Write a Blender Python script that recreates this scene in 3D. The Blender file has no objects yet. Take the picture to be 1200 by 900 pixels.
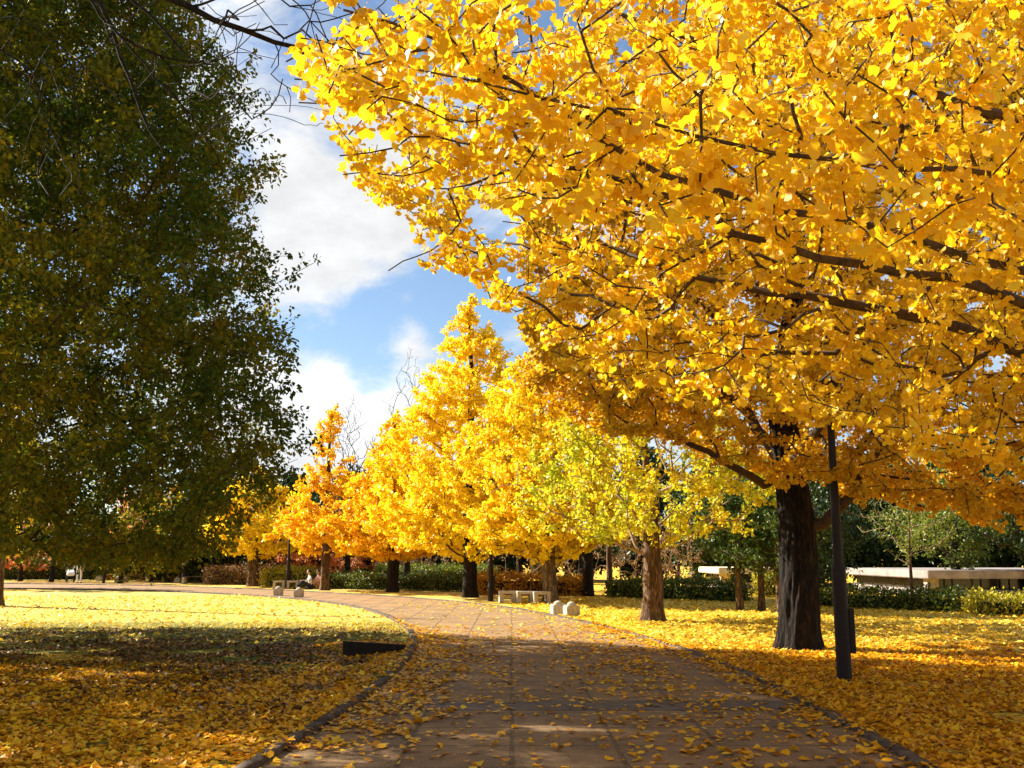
import bpy, bmesh, math, random
import numpy as np
from mathutils import Vector, Matrix, noise as mn
R = math.radians
rng = np.random.default_rng(7); random.seed(7)
scene = bpy.context.scene
C = scene.collection

# ------------------------------------------------------------------ camera
F, HOR, EYE = 1167.0, 652.0, 1.6
TH = math.atan((HOR-450)/F)
cam = bpy.data.objects.new('camera', bpy.data.cameras.new('camera')); C.objects.link(cam)
cam.location = (0, 0, EYE); cam.rotation_euler = (R(90)+TH, 0, 0)
cam.data.sensor_width = 36; cam.data.lens = 35.0; cam.data.clip_end = 2000; cam.data.clip_start = 0.05
scene.camera = cam

# ------------------------------------------------------------------ light
SUN_AZ = np.array([-0.90, 0.43]); SUN_AZ = SUN_AZ/np.linalg.norm(SUN_AZ); SUN_EL = R(34)
sund = Vector((SUN_AZ[0]*math.cos(SUN_EL), SUN_AZ[1]*math.cos(SUN_EL), math.sin(SUN_EL)))
L = bpy.data.lights.new('sun', 'SUN'); L.energy = 5.0; L.angle = R(0.5); L.color = (1, 0.93, 0.80)
lo = bpy.data.objects.new('sun', L); C.objects.link(lo); lo.rotation_euler = sund.to_track_quat('Z', 'Y').to_euler()
lo.location = (-40, 20, 40)
scene.view_settings.view_transform = 'Standard'; scene.view_settings.look = 'None'
scene.cycles.max_bounces = 6; scene.cycles.diffuse_bounces = 3; scene.cycles.transmission_bounces = 4
scene.view_settings.exposure = 1.62; scene.view_settings.gamma = 1.0
W = bpy.data.worlds.new("World"); scene.world = W; W.use_nodes = True

def pixdir(px, py):
    x = (px-600)/F; y = (450-py)/F
    return np.array([x, math.cos(TH)-y*math.sin(TH), math.sin(TH)+y*math.cos(TH)])
def G(px, py, z=0.0):
    d = pixdir(px, py); return np.array([0, 0, EYE])+d*((z-EYE)/d[2])
def P(px, py, Y):
    d = pixdir(px, py); return np.array([0, 0, EYE])+d*(Y/d[1])
def proj(p):
    p = np.asarray(p, float); q = p-[0, 0, EYE]
    zc = q[:, 1]*math.cos(TH)+q[:, 2]*math.sin(TH); yc = -q[:, 1]*math.sin(TH)+q[:, 2]*math.cos(TH)
    zc = np.where(zc < .05, .05, zc)
    return 600+F*q[:, 0]/zc, 450-F*yc/zc

def build_world():
    nt = W.node_tree; nd, lk = nt.nodes, nt.links; nd.clear()
    out = nd.new('ShaderNodeOutputWorld'); bg = nd.new('ShaderNodeBackground'); lk.new(bg.outputs[0], out.inputs[0])
    bg.inputs[1].default_value = 0.052
    sky = nd.new('ShaderNodeTexSky'); sky.sky_type = 'NISHITA'; sky.sun_disc = False
    sky.sun_elevation = SUN_EL; sky.sun_rotation = math.atan2(SUN_AZ[0], SUN_AZ[1])
    sky.air_density = 1.0; sky.dust_density = 0.3; sky.ozone_density = 2.5
    tc = nd.new('ShaderNodeTexCoord')
    def M(op, a, b=None, c=None):
        m = nd.new('ShaderNodeMath'); m.operation = op
        for i, v in enumerate((a, b, c)):
            if v is None: continue
            if isinstance(v, (int, float)): m.inputs[i].default_value = v
            else: lk.new(v, m.inputs[i])
        return m.outputs[0]
    def noise(scale, detail, rough, off, dist=0.0):
        mp = nd.new('ShaderNodeMapping'); mp.inputs['Location'].default_value = off; mp.inputs['Scale'].default_value = (1, 1, 1.9)
        lk.new(tc.outputs['Generated'], mp.inputs[0])
        n = nd.new('ShaderNodeTexNoise'); n.inputs['Scale'].default_value = scale; n.inputs['Detail'].default_value = detail
        n.inputs['Roughness'].default_value = rough; n.inputs['Distortion'].default_value = dist; lk.new(mp.outputs[0], n.inputs['Vector'])
        return n.outputs[0]
    def blob(px, py, rad, amp):
        d = pixdir(px, py); d = d/np.linalg.norm(d)
        v = nd.new('ShaderNodeVectorMath'); v.operation = 'DISTANCE'; lk.new(tc.outputs['Generated'], v.inputs[0]); v.inputs[1].default_value = tuple(d)
        q = M('DIVIDE', v.outputs['Value'], rad); q = M('MULTIPLY', q, q); q = M('MULTIPLY', q, -1.0)
        return M('MULTIPLY', M('EXPONENT', q), amp)
    n = M('ADD', M('MULTIPLY', noise(3.2, 9, .58, (3.1, 1.7, .4), .25), 1.0), M('MULTIPLY', noise(9, 10, .66, (0, 5, 2), .6), .62))
    for a in [(350, 265, .085, .26), (440, 250, .075, .18), (330, 160, .07, .05), (330, 500, .10, .30), (470, 400, .03, .10), (500, 500, .07, .22), (420, 60, .08, .05),
              (345, 400, .050, -.27), (430, 395, .045, -.22), (385, 440, .018, .20), (490, 395, .03, .16), (400, 165, .03, -.16), (455, 130, .04, .12), (300, 30, .06, .14), (540, 345, .06, -.30), (440, 355, .04, -.16), (300, 195, .03, -.08), (340, 95, .05, -.08)]:
        n = M('ADD', n, blob(*a))
    mr = nd.new('ShaderNodeMapRange'); mr.interpolation_type = 'SMOOTHSTEP'; lk.new(n, mr.inputs[0])
    mr.inputs[1].default_value = .74; mr.inputs[2].default_value = 1.02
    # cloud brightness varies inside the cloud
    mr2 = nd.new('ShaderNodeMapRange'); lk.new(noise(5, 7, .6, (1, 2, 7)), mr2.inputs[0]); mr2.inputs[1].default_value = .3; mr2.inputs[2].default_value = .7
    mr2.inputs[3].default_value = 4.6; mr2.inputs[4].default_value = 8.0
    cc = nd.new('ShaderNodeVectorMath'); cc.operation = 'SCALE'; cc.inputs[0].default_value = (.97, .985, 1.0); lk.new(mr2.outputs[0], cc.inputs['Scale'])
    mx = nd.new('ShaderNodeMix'); mx.data_type = 'RGBA'; lk.new(mr.outputs[0], mx.inputs['Factor']); lk.new(sky.outputs[0], mx.inputs[6]); lk.new(cc.outputs[0], mx.inputs[7])
    lk.new(mx.outputs[2], bg.inputs[0])
build_world()

# ------------------------------------------------------------------ materials
def newmat(name):
    m = bpy.data.materials.new(name); m.use_nodes = True
    nt = m.node_tree; b = nt.nodes.get('Principled BSDF'); b.inputs['Roughness'].default_value = .8
    b.inputs['Specular IOR Level'].default_value = .25
    return m, nt, b
def ramp(nt, fac, stops, interp='LINEAR'):
    r = nt.nodes.new('ShaderNodeValToRGB'); r.color_ramp.interpolation = interp
    e = r.color_ramp.elements
    while len(e) < len(stops): e.new(.5)
    for q, (p, c) in zip(e, stops): q.position = p; q.color = (*c, 1)
    nt.links.new(fac, r.inputs[0]); return r.outputs[0]
def tex(nt, scale, detail=4, rough=.6, stretch=(1, 1, 1), kind='Noise', coord='Object'):
    tc = nt.nodes.new('ShaderNodeTexCoord'); mp = nt.nodes.new('ShaderNodeMapping'); mp.inputs['Scale'].default_value = stretch
    nt.links.new(tc.outputs[coord], mp.inputs[0])
    n = nt.nodes.new('ShaderNodeTex'+kind); n.inputs['Scale'].default_value = scale
    if kind == 'Noise': n.inputs['Detail'].default_value = detail; n.inputs['Roughness'].default_value = rough
    nt.links.new(mp.outputs[0], n.inputs['Vector']); return n
def bump(nt, b, h, strength=.5, dist=.02):
    bp = nt.nodes.new('ShaderNodeBump'); bp.inputs['Strength'].default_value = strength; bp.inputs['Distance'].default_value = dist
    nt.links.new(h, bp.inputs['Height']); nt.links.new(bp.outputs[0], b.inputs['Normal'])
def mixc(nt, fac, a, b):
    m = nt.nodes.new('ShaderNodeMix'); m.data_type = 'RGBA'
    for i, v in ((0, fac), (6, a), (7, b)):
        if isinstance(v, (tuple, list)): m.inputs[i].default_value = (*v, 1)
        elif isinstance(v, (int, float)): m.inputs[i].default_value = v
        else: nt.links.new(v, m.inputs[i])
    return m.outputs[2]
def maprange(nt, v, a, b, c=0., d=1.):
    m = nt.nodes.new('ShaderNodeMapRange'); nt.links.new(v, m.inputs[0])
    for i, x in enumerate((a, b, c, d)): m.inputs[i+1].default_value = x
    return m.outputs[0]

def leafmat(name, stops, trans=.45, tcol=1.0, gloss=.25, clump=None, cs=.9):
    """stops: colours across the per-leaf random value; clump: second ramp mixed in by a large-scale noise"""
    m, nt, b = newmat(name)
    at = nt.nodes.new('ShaderNodeAttribute'); at.attribute_name = 'rnd'
    col = ramp(nt, at.outputs['Fac'], stops)
    if clump:
        n = tex(nt, cs, 3, .6); f = maprange(nt, n.outputs[0], .42, .58)
        col = mixc(nt, f, col, ramp(nt, at.outputs['Fac'], clump))
    nt.links.new(col, b.inputs['Base Color']); b.inputs['Roughness'].default_value = .45; b.inputs['Specular IOR Level'].default_value = gloss
    t = nt.nodes.new('ShaderNodeBsdfTranslucent'); g = nt.nodes.new('ShaderNodeGamma'); g.inputs[1].default_value = tcol
    nt.links.new(col, g.inputs[0]); nt.links.new(g.outputs[0], t.inputs[0])
    mx = nt.nodes.new('ShaderNodeMixShader'); mx.inputs[0].default_value = trans
    nt.links.new(b.outputs[0], mx.inputs[1]); nt.links.new(t.outputs[0], mx.inputs[2])
    nt.links.new(mx.outputs[0], nt.nodes['Material Output'].inputs[0])
    return m
def barkmat(name, dark, light, scale=9, bs=.9):
    m, nt, b = newmat(name)
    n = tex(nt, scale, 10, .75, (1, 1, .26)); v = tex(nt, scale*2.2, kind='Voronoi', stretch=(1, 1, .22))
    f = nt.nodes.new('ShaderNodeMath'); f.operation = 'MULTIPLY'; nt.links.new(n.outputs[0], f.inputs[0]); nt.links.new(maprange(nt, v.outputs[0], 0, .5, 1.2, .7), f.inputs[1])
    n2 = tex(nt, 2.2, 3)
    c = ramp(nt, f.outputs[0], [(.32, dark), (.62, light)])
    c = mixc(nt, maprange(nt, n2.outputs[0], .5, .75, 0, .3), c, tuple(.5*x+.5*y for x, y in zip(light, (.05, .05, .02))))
    nt.links.new(c, b.inputs['Base Color']); b.inputs['Roughness'].default_value = .92
    bump(nt, b, f.outputs[0], bs, .07); return m
def plainmat(name, c1, c2, scale=6, rough=.8, bs=.3, bd=.01, spec=.25, metal=0., detail=6):
    m, nt, b = newmat(name); n = tex(nt, scale, detail, .65)
    nt.links.new(ramp(nt, n.outputs[0], [(.35, c1), (.65, c2)]), b.inputs['Base Color'])
    b.inputs['Roughness'].default_value = rough; b.inputs['Specular IOR Level'].default_value = spec; b.inputs['Metallic'].default_value = metal
    bump(nt, b, n.outputs[0], bs, bd); return m

Y1 = [(0, (.70, .37, .004)), (.35, (.86, .51, .007)), (.75, (.93, .63, .012)), (1, (.95, .74, .06))]
Y1b = [(0, (.55, .34, .006)), (.4, (.80, .50, .008)), (.8, (.88, .63, .02)), (1, (.66, .60, .05))]
M_near = leafmat('ginkgo_gold_leaf', Y1, .5, .95, .45, Y1b, .8)
M_main = leafmat('ginkgo_amber_leaf', [(0, (.50, .27, .003)), (.5, (.76, .43, .005)), (1, (.87, .56, .012))], .45, 1.05, .3,
                 [(0, (.42, .25, .005)), (.5, (.70, .38, .008)), (1, (.70, .54, .025))], .5)
M_pyr = leafmat('ginkgo_yellow_leaf', [(0, (.90, .60, .008)), (.5, (.95, .74, .015)), (1, (.97, .85, .06))], .45, 1.0, .3,
                [(0, (.90, .52, .008)), (.5, (.95, .66, .012)), (1, (.97, .80, .04))], .5)
M_ora = leafmat('ginkgo_orange_leaf', [(0, (.87, .42, .006)), (.5, (.94, .57, .01)), (1, (.96, .70, .02))], .45, 1.0, .3,
                [(0, (.86, .44, .01)), (.5, (.93, .58, .01)), (1, (.95, .72, .02))], .4)
M_lime = leafmat('ginkgo_lime_leaf', [(0, (.55, .42, .01)), (.5, (.78, .62, .015)), (1, (.92, .78, .04))], .45, 1.0, .3,
                 [(0, (.28, .36, .02)), (.5, (.50, .55, .02)), (1, (.80, .70, .03))], .7)
M_dark = leafmat('zelkova_olive_leaf', [(0, (.026, .060, .007)), (.5, (.075, .125, .010)), (.85, (.17, .19, .012)), (1, (.36, .28, .015))], .52, 1.0, .12,
                 [(0, (.08, .09, .007)), (.45, (.21, .20, .010)), (.8, (.38, .28, .012)), (1, (.52, .30, .02))], .33)
M_ever = leafmat('evergreen_leaf', [(0, (.012, .028, .008)), (.6, (.03, .06, .012)), (1, (.07, .11, .02))], .2, 1.0, .3)
M_pine = leafmat('pine_needle', [(0, (.025, .055, .012)), (.6, (.07, .12, .02)), (1, (.20, .22, .03))], .25, 1.0, .2)
M_bush = leafmat('sunny_green_leaf', [(0, (.07, .11, .015)), (.6, (.17, .22, .02)), (1, (.42, .40, .05))], .35, 1.0, .3)
M_maple = leafmat('maple_rust_leaf', [(0, (.28, .05, .02)), (.5, (.55, .14, .03)), (1, (.80, .36, .10))], .4, 1.0, .2,
                  [(0, (.45, .18, .08)), (.5, (.70, .32, .12)), (1, (.85, .50, .22))], .5)
M_brown = leafmat('dry_brown_leaf', [(0, (.12, .06, .03)), (.5, (.25, .14, .06)), (1, (.48, .30, .12))], .3, 1.0, .15)
M_hedge = leafmat('hedge_leaf', [(0, (.025, .05, .008)), (.6, (.09, .13, .014)), (1, (.30, .30, .025))], .25, 1.0, .3)
M_hedgeY = leafmat('hedge_yellow_leaf', [(0, (.14, .15, .015)), (.5, (.40, .34, .02)), (1, (.66, .55, .04))], .35, 1.0, .25)
M_hedgeO = leafmat('hedge_orange_leaf', [(0, (.25, .10, .01)), (.5, (.58, .26, .015)), (1, (.75, .45, .03))], .35, 1.0, .25)
M_fall = leafmat('fallen_ginkgo_leaf', [(0, (.28, .10, .008)), (.2, (.68, .28, .006)), (.7, (.90, .44, .008)), (1, (.90, .60, .04))], .2, 1.0, .12)
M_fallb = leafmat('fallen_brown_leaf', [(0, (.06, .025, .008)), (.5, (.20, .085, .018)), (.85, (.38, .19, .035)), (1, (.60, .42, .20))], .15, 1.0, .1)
M_fally = leafmat('fallen_pale_leaf', [(0, (.62, .36, .01)), (.5, (.85, .58, .03)), (1, (.92, .76, .16))], .2, 1.0, .2)
M_grass = leafmat('grass_blade', [(0, (.06, .10, .012)), (.6, (.17, .19, .025)), (1, (.42, .34, .09))], .3, 1.0, .15)
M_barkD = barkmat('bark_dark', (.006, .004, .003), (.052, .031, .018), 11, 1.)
M_barkM = barkmat('bark_brown', (.05, .025, .012), (.30, .18, .09), 9)
M_barkL = barkmat('bark_pale', (.10, .06, .03), (.42, .28, .14), 8)
M_barkT = plainmat('twig_bark', (.03, .018, .010), (.09, .055, .03), 20)
M_barkTL = plainmat('twig_bark_pale', (.16, .10, .05), (.36, .25, .13), 20)
M_hedgecore = plainmat('hedge_inside', (.012, .016, .006), (.035, .04, .014), 14, .95, .8, .05)
M_conc = plainmat('pale_concrete', (.34, .28, .21), (.58, .50, .39), 14, .85, .4, .006)
M_kerb = plainmat('weathered_kerb', (.045, .030, .019), (.15, .105, .065), 7, .9, .6, .012)
M_metal = plainmat('brown_painted_steel', (.010, .005, .003), (.018, .009, .006), 14, .6, .1, .002, .3)
M_black = plainmat('black_rust', (.006, .005, .004), (.02, .014, .010), 8, .85, .5, .01)
M_wood = plainmat('dark_bench_wood', (.04, .022, .012), (.10, .06, .03), 12, .7)
M_wall = plainmat('shade_darkened_render', (.20, .165, .15), (.36, .31, .285), 1.5, .85)  # wall tones darkened to stand in for shade on the building
M_wallc = plainmat('cream_render', (.50, .42, .28), (.66, .56, .40), 1.5, .85)
M_glass = plainmat('dark_window', (.015, .014, .012), (.05, .035, .025), 1.2, .15, .0, .0, .5)
M_white = plainmat('white_cloth', (.62, .62, .60), (.78, .78, .76), 12, .9)
M_pink = plainmat('pink_cloth', (.62, .34, .28), (.72, .44, .36), 12, .9)
M_navy = plainmat('navy_cloth', (.02, .022, .04), (.045, .045, .07), 12, .9)
M_skin = plainmat('skin', (.50, .30, .20), (.58, .36, .25), 14, .6)
M_hair = plainmat('hair', (.010, .007, .005), (.03, .02, .015), 30, .6)

# ------------------------------------------------------------------ object helpers
def tag(o, label=None, cat=None, group=None, kind=None):
    if label: o['label'] = label
    if cat: o['category'] = cat
    if group: o['group'] = group
    if kind: o['kind'] = kind
    return o
def thing(name, label, cat, loc=(0, 0, 0), group=None, rz=0.):
    o = bpy.data.objects.new(name, None); C.objects.link(o); o.location = tuple(float(v) for v in loc); o.rotation_euler = (0, 0, rz)
    o.empty_display_size = .2
    return tag(o, label, cat, group)
def mesh_obj(name, verts, faces_flat, fsize, mat, parent=None, rnd=None, smooth=False):
    """verts (N,3); faces_flat: flat indices; fsize: verts per face (int or array)"""
    me = bpy.data.meshes.new(name); verts = np.asarray(verts, np.float32); ff = np.asarray(faces_flat, np.int32).ravel()
    nf = len(ff)//fsize if isinstance(fsize, int) else len(fsize)
    me.vertices.add(len(verts)); me.vertices.foreach_set('co', verts.ravel())
    me.loops.add(len(ff)); me.loops.foreach_set('vertex_index', ff)
    me.polygons.add(nf)
    st = (np.arange(nf)*fsize) if isinstance(fsize, int) else np.concatenate([[0], np.cumsum(fsize)[:-1]])
    me.polygons.foreach_set('loop_start', st.astype(np.int32))
    me.update(calc_edges=True)
    if rnd is not None:
        a = me.attributes.new('rnd', 'FLOAT', 'FACE'); a.data.foreach_set('value', np.asarray(rnd, np.float32))
    if smooth: me.polygons.foreach_set('use_smooth', np.ones(nf, bool))
    me.materials.append(mat)
    o = bpy.data.objects.new(name, me); C.objects.link(o)
    if parent is not None: o.parent = parent
    return o
def bm_obj(name, bm, mat, parent=None, smooth=False, bevel=0.):
    me = bpy.data.meshes.new(name)
    if bevel: bmesh.ops.bevel(bm, geom=bm.edges[:], offset=bevel, segments=2, affect='EDGES', clamp_overlap=True)
    if smooth:
        for f in bm.faces: f.smooth = True
    bm.to_mesh(me); bm.free(); me.materials.append(mat)
    o = bpy.data.objects.new(name, me); C.objects.link(o)
    if parent is not None: o.parent = parent
    return o
def box(bm, c, s, rz=0.):
    r = bmesh.ops.create_cube(bm, size=1.0)
    bmesh.ops.transform(bm, matrix=Matrix.Translation(c) @ Matrix.Rotation(rz, 4, 'Z') @ Matrix.Diagonal((*s, 1)), verts=r['verts']); return r['verts']
def cyl(bm, a, b, r1, r2, seg=16):
    a, b = Vector(a), Vector(b); d = b-a
    r = bmesh.ops.create_cone(bm, cap_ends=True, segments=seg, radius1=r1, radius2=r2, depth=d.length)
    q = d.to_track_quat('Z', 'Y').to_matrix().to_4x4()
    bmesh.ops.transform(bm, matrix=Matrix.Translation((a+b)/2) @ q, verts=r['verts'])
def dup(root, loc, label, group=None, rz=0., scale=None):
    r = root.copy(); C.objects.link(r); r.location = tuple(float(v) for v in loc); r.rotation_euler = (0, 0, rz); r['label'] = label
    if group: r['group'] = group
    if scale: r.scale = (scale,)*3 if isinstance(scale, (int, float)) else scale
    for ch in list(root.children):
        c = ch.copy(); C.objects.link(c); c.parent = r
        for g in list(ch.children):
            d = g.copy(); C.objects.link(d); d.parent = c
    return r

# leaf templates: verts, faces (all tris)
def fan_template(petiole=True):
    v = [(0, 0, 0)]
    ang = [-62, -40, -18, 0, 18, 40, 62]
    rad = [.86, .99, 1.0, .72, 1.0, .99, .86]
    for a, r in zip(ang, rad):
        x = r*math.sin(R(a)); y = r*math.cos(R(a)); v.append((x, y, .22*abs(x)-.22*y*y))
    f = [(0, i+1, i) for i in range(1, 7)]
    if petiole:
        n = len(v); v += [(-.022, -.9, .12), (.022, -.9, .12), (0, .05, 0)]; f.append((n, n+1, n+2))
    return np.array(v), np.array(f)
def small_fan():
    v = [(0, 0, 0), (-.62, .62, .14), (-.25, 1.0, -.02), (.25, 1.0, -.02), (.62, .62, .14)]
    return np.array(v), np.array([(0, 2, 1), (0, 3, 2), (0, 4, 3)])
def oval():
    v = [(0, 0, 0), (-.30, .45, .05), (0, 1.0, -.12), (.30, .45, .05)]
    return np.array(v), np.array([(0, 2, 1), (0, 3, 2)])
T_FAN, T_SMALL, T_OVAL = fan_template(), small_fan(), oval()
T_BLADE = (np.array([(-.06, 0, 0), (.06, 0, 0), (.12, 0, 1.0)]), np.array([(0, 1, 2)]))

def frames(y, n):
    y = y/np.linalg.norm(y, axis=1, keepdims=True)
    x = np.cross(y, n); ln = np.linalg.norm(x, axis=1, keepdims=True); x = x/np.maximum(ln, 1e-6)
    return x, y, np.cross(x, y)
def leaves_mesh(name, T, pos, ydir, nrm, size, mat, parent, rnd=None, curl=None):
    tv, tf = T; N = len(pos); x, y, z = frames(ydir, nrm)
    size = np.broadcast_to(size, (N,))
    tvz = tv[None, :, 2]*(1 if curl is None else curl[:, None])
    V = (tv[None, :, 0, None]*x[:, None]+tv[None, :, 1, None]*y[:, None]+tvz[..., None]*z[:, None])*size[:, None, None]+pos[:, None]
    Fc = tf[None]+(np.arange(N)*len(tv))[:, None, None]
    if rnd is None: rnd = rng.random(N)
    return mesh_obj(name, V.reshape(-1, 3), Fc.ravel(), 3, mat, parent, np.repeat(rnd, len(tf)))
def rand_dirs(N, bias=(0, 0, 0)):
    d = rng.normal(size=(N, 3)); d /= np.linalg.norm(d, axis=1, keepdims=True); return d+np.array(bias)

# ------------------------------------------------------------------ tree skeleton
class Skel:
    def __init__(s): s.p = []; s.par = []; s.fix = []
    def add(s, p, par, r=0.): s.p.append(np.array(p, float)); s.par.append(par); s.fix.append(r); return len(s.p)-1
    def chain(s, pts, radii, par=-1):
        ids = []
        for p, r in zip(pts, radii): par = s.add(p, par, r); ids.append(par)
        return ids
    def grow(s, att, up=.35, step=.5, wob=.06, sag=0., pathw=.12, kink=.10, minz=None, order=None):
        buf = np.zeros((len(s.p)+len(att)*14+10, 3)); n = len(s.p); buf[:n] = s.p
        plen = np.zeros(len(buf))
        for i in range(n):
            if s.par[i] >= 0: plen[i] = plen[s.par[i]]+np.linalg.norm(s.p[i]-s.p[s.par[i]])
        base = n
        if order is None:
            d0 = np.array([np.min(np.linalg.norm(buf[:n]-a, axis=1)) for a in att]); order = np.argsort(d0)
        for k in order:
            a = att[k]; dv = a-buf[:n]; d = np.linalg.norm(dv, axis=1)
            hd = np.hypot(dv[:, 0], dv[:, 1])
            cost = d+pathw*plen[:n]+up*np.maximum(0, hd*.35-dv[:, 2])
            if minz is not None: cost = cost+np.where(buf[:n, 2] < minz, 50, 0)
            j = int(np.argmin(cost)); dist = d[j]
            if dist < .08: continue
            q0 = buf[j]; pd = (q0-buf[s.par[j]]) if s.par[j] >= 0 else np.array([0, 0, 1.]); ln = np.linalg.norm(pd); pd = pd/ln if ln > 0 else pd
            dirn = (a-q0)/dist; side = pd*.35+dirn*.65
            mid = q0+side*dist*.5+rng.normal(size=3)*wob*dist*.5
            m = max(1, min(12, int(math.ceil(dist/step)))); par = j
            for t in np.linspace(0, 1, m+1)[1:]:
                q = (1-t)**2*q0+2*t*(1-t)*mid+t*t*a
                if t < 1: q = q+rng.normal(size=3)*step*kink
                q[2] -= sag*dist*t*(1-t)
                s.p.append(q.copy()); s.par.append(par); s.fix.append(0.); buf[n] = q; plen[n] = plen[par]+np.linalg.norm(q-buf[par]); par = n; n += 1
    def radii(s, tip=.006, ex=.44):
        n = len(s.p); cnt = np.zeros(n); ch = [0]*n
        for i in range(n):
            if s.par[i] >= 0: ch[s.par[i]] += 1
        cnt[[i for i in range(n) if ch[i] == 0]] = 1
        for i in range(n-1, -1, -1):
            if s.par[i] >= 0: cnt[s.par[i]] += cnt[i]
        r = tip*np.maximum(cnt, 1)**ex
        for i in range(n):
            if s.fix[i] > 0: r[i] = s.fix[i]
        for i in range(n):
            if s.par[i] >= 0 and s.fix[i] == 0: r[i] = min(r[i], r[s.par[i]]*.97)
        s.r = r; s.cnt = cnt; return r
    def tube(s, name, mat, parent, skip_fixed=None, rmin=0.):
        n = len(s.p); kids = [[] for _ in range(n)]
        for i in range(n):
            if s.par[i] >= 0: kids[s.par[i]].append(i)
        chains = []; stack = [i for i in range(n) if s.par[i] < 0]; start = [(i, None) for i in stack]
        while start:
            i, pr = start.pop(); c = [pr] if pr is not None else []; cur = i
            while True:
                c.append(cur)
                if not kids[cur]: break
                ks = sorted(kids[cur], key=lambda k: -s.r[k])
                for k in ks[1:]: start.append((k, cur))
                cur = ks[0]
            chains.append((c, pr is not None))
        V = []; Fq = []; off = 0
        for c, att in chains:
            c = [k for k in c]
            if len(c) < 2: continue
            if skip_fixed is not None:
                c2 = [k for k in c if k not in skip_fixed or k == c[0]]
                if len(c2) != len(c):
                    last = max(i for i, k in enumerate(c) if k in skip_fixed); c = c[last:]
                if len(c) < 2: continue
            pts = np.array([s.p[k] for k in c]); rr = np.array([s.r[k] for k in c])
            if att: rr[0] = min(rr[0], rr[1]*1.25)
            if rr[0] < rmin: continue
            big = rr.max(); sd = 12 if big > .08 else (7 if big > .025 else (4 if big > .010 else 3))
            tg = np.gradient(pts, axis=0); tg /= np.maximum(np.linalg.norm(tg, axis=1, keepdims=True), 1e-6)
            u = np.cross(tg[0], [0.3, .9, .2]); u /= np.linalg.norm(u)
            an = np.linspace(0, 2*math.pi, sd, endpoint=False)
            for q, t, r in zip(pts, tg, rr):
                u = u-t*np.dot(u, t); u /= max(np.linalg.norm(u), 1e-6); w = np.cross(t, u)
                V.append(q+(np.cos(an)[:, None]*u+np.sin(an)[:, None]*w)*r)
            m = len(c)
            ii = np.arange(sd); jj = (ii+1) % sd
            for k in range(m-1):
                a0 = off+k*sd; b0 = a0+sd
                Fq.append(np.stack([a0+ii, a0+jj, b0+jj, b0+ii], 1))
            off += m*sd
        return mesh_obj(name, np.concatenate(V), np.concatenate(Fq).ravel(), 4, mat, parent, smooth=True)
    def spurs(s, rate, rmax, zmin=-9, jit=.0):
        """points along thin segments, with the segment direction"""
        par = np.array(s.par); p = np.array(s.p); k = np.where((par >= 0) & (s.r < rmax) & (p[:, 2] > zmin))[0]
        a = p[par[k]]; b = p[k]; ln = np.linalg.norm(b-a, axis=1)
        cnt = rng.poisson(ln*rate); idx = np.repeat(np.arange(len(k)), cnt)
        t = rng.random(len(idx))[:, None]; q = a[idx]*(1-t)+b[idx]*t
        if jit: q = q+rng.normal(size=q.shape)*jit
        d = (b-a)[idx]; d /= np.maximum(np.linalg.norm(d, axis=1, keepdims=True), 1e-6)
        return q, d

def trunk_mesh(name, pts, radii, mat, parent, sides=56, rings=90, ridge=.035, flare=.35, seed=0, roots=6):
    pts = np.array(pts, float); radii = np.array(radii, float); tt = np.linspace(0, 1, len(pts)); T = np.linspace(0, 1, rings)
    cp = np.stack([np.interp(T, tt, pts[:, i]) for i in range(3)], 1)
    k = np.array([.25, .5, .25])
    for _ in range(6): cp[1:-1] = cp[:-2]*.25+cp[1:-1]*.5+cp[2:]*.25
    rr = np.interp(T, tt, radii); V = []
    for c, r, t in zip(cp, rr, T):
        h = c[2]-pts[0, 2]
        for a in range(sides):
            th = 2*math.pi*a/sides
            n1 = mn.noise(Vector((math.cos(th)*4.2*1.0, math.sin(th)*4.2, h*.9+seed)))
            n2 = mn.noise(Vector((math.cos(th)*10, math.sin(th)*10, h*1.8+seed*2)))
            n3 = mn.noise(Vector((math.cos(th)*1.1, math.sin(th)*1.1, h*.7+seed)))
            rg = ridge*(1-abs(n1)*2.2)+ridge*.8*n2+r*.10*n3
            fl = flare*r*math.exp(-max(h, 0)/.22)*(1+.55*math.sin(roots*th+seed))
            q = r+rg+fl
            V.append((c[0]+math.cos(th)*q, c[1]+math.sin(th)*q, c[2]))
    V.append(tuple(cp[-1])); ctr = len(V)-1
    f = []; sz = []
    for i in range(rings-1):
        for a in range(sides):
            b = (a+1) % sides; f += [i*sides+a, i*sides+b, (i+1)*sides+b, (i+1)*sides+a]; sz.append(4)
    for a in range(sides): f += [(rings-1)*sides+a, (rings-1)*sides+(a+1) % sides, ctr]; sz.append(3)
    return mesh_obj(name, V, f, np.array(sz), mat, parent, smooth=True)

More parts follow.
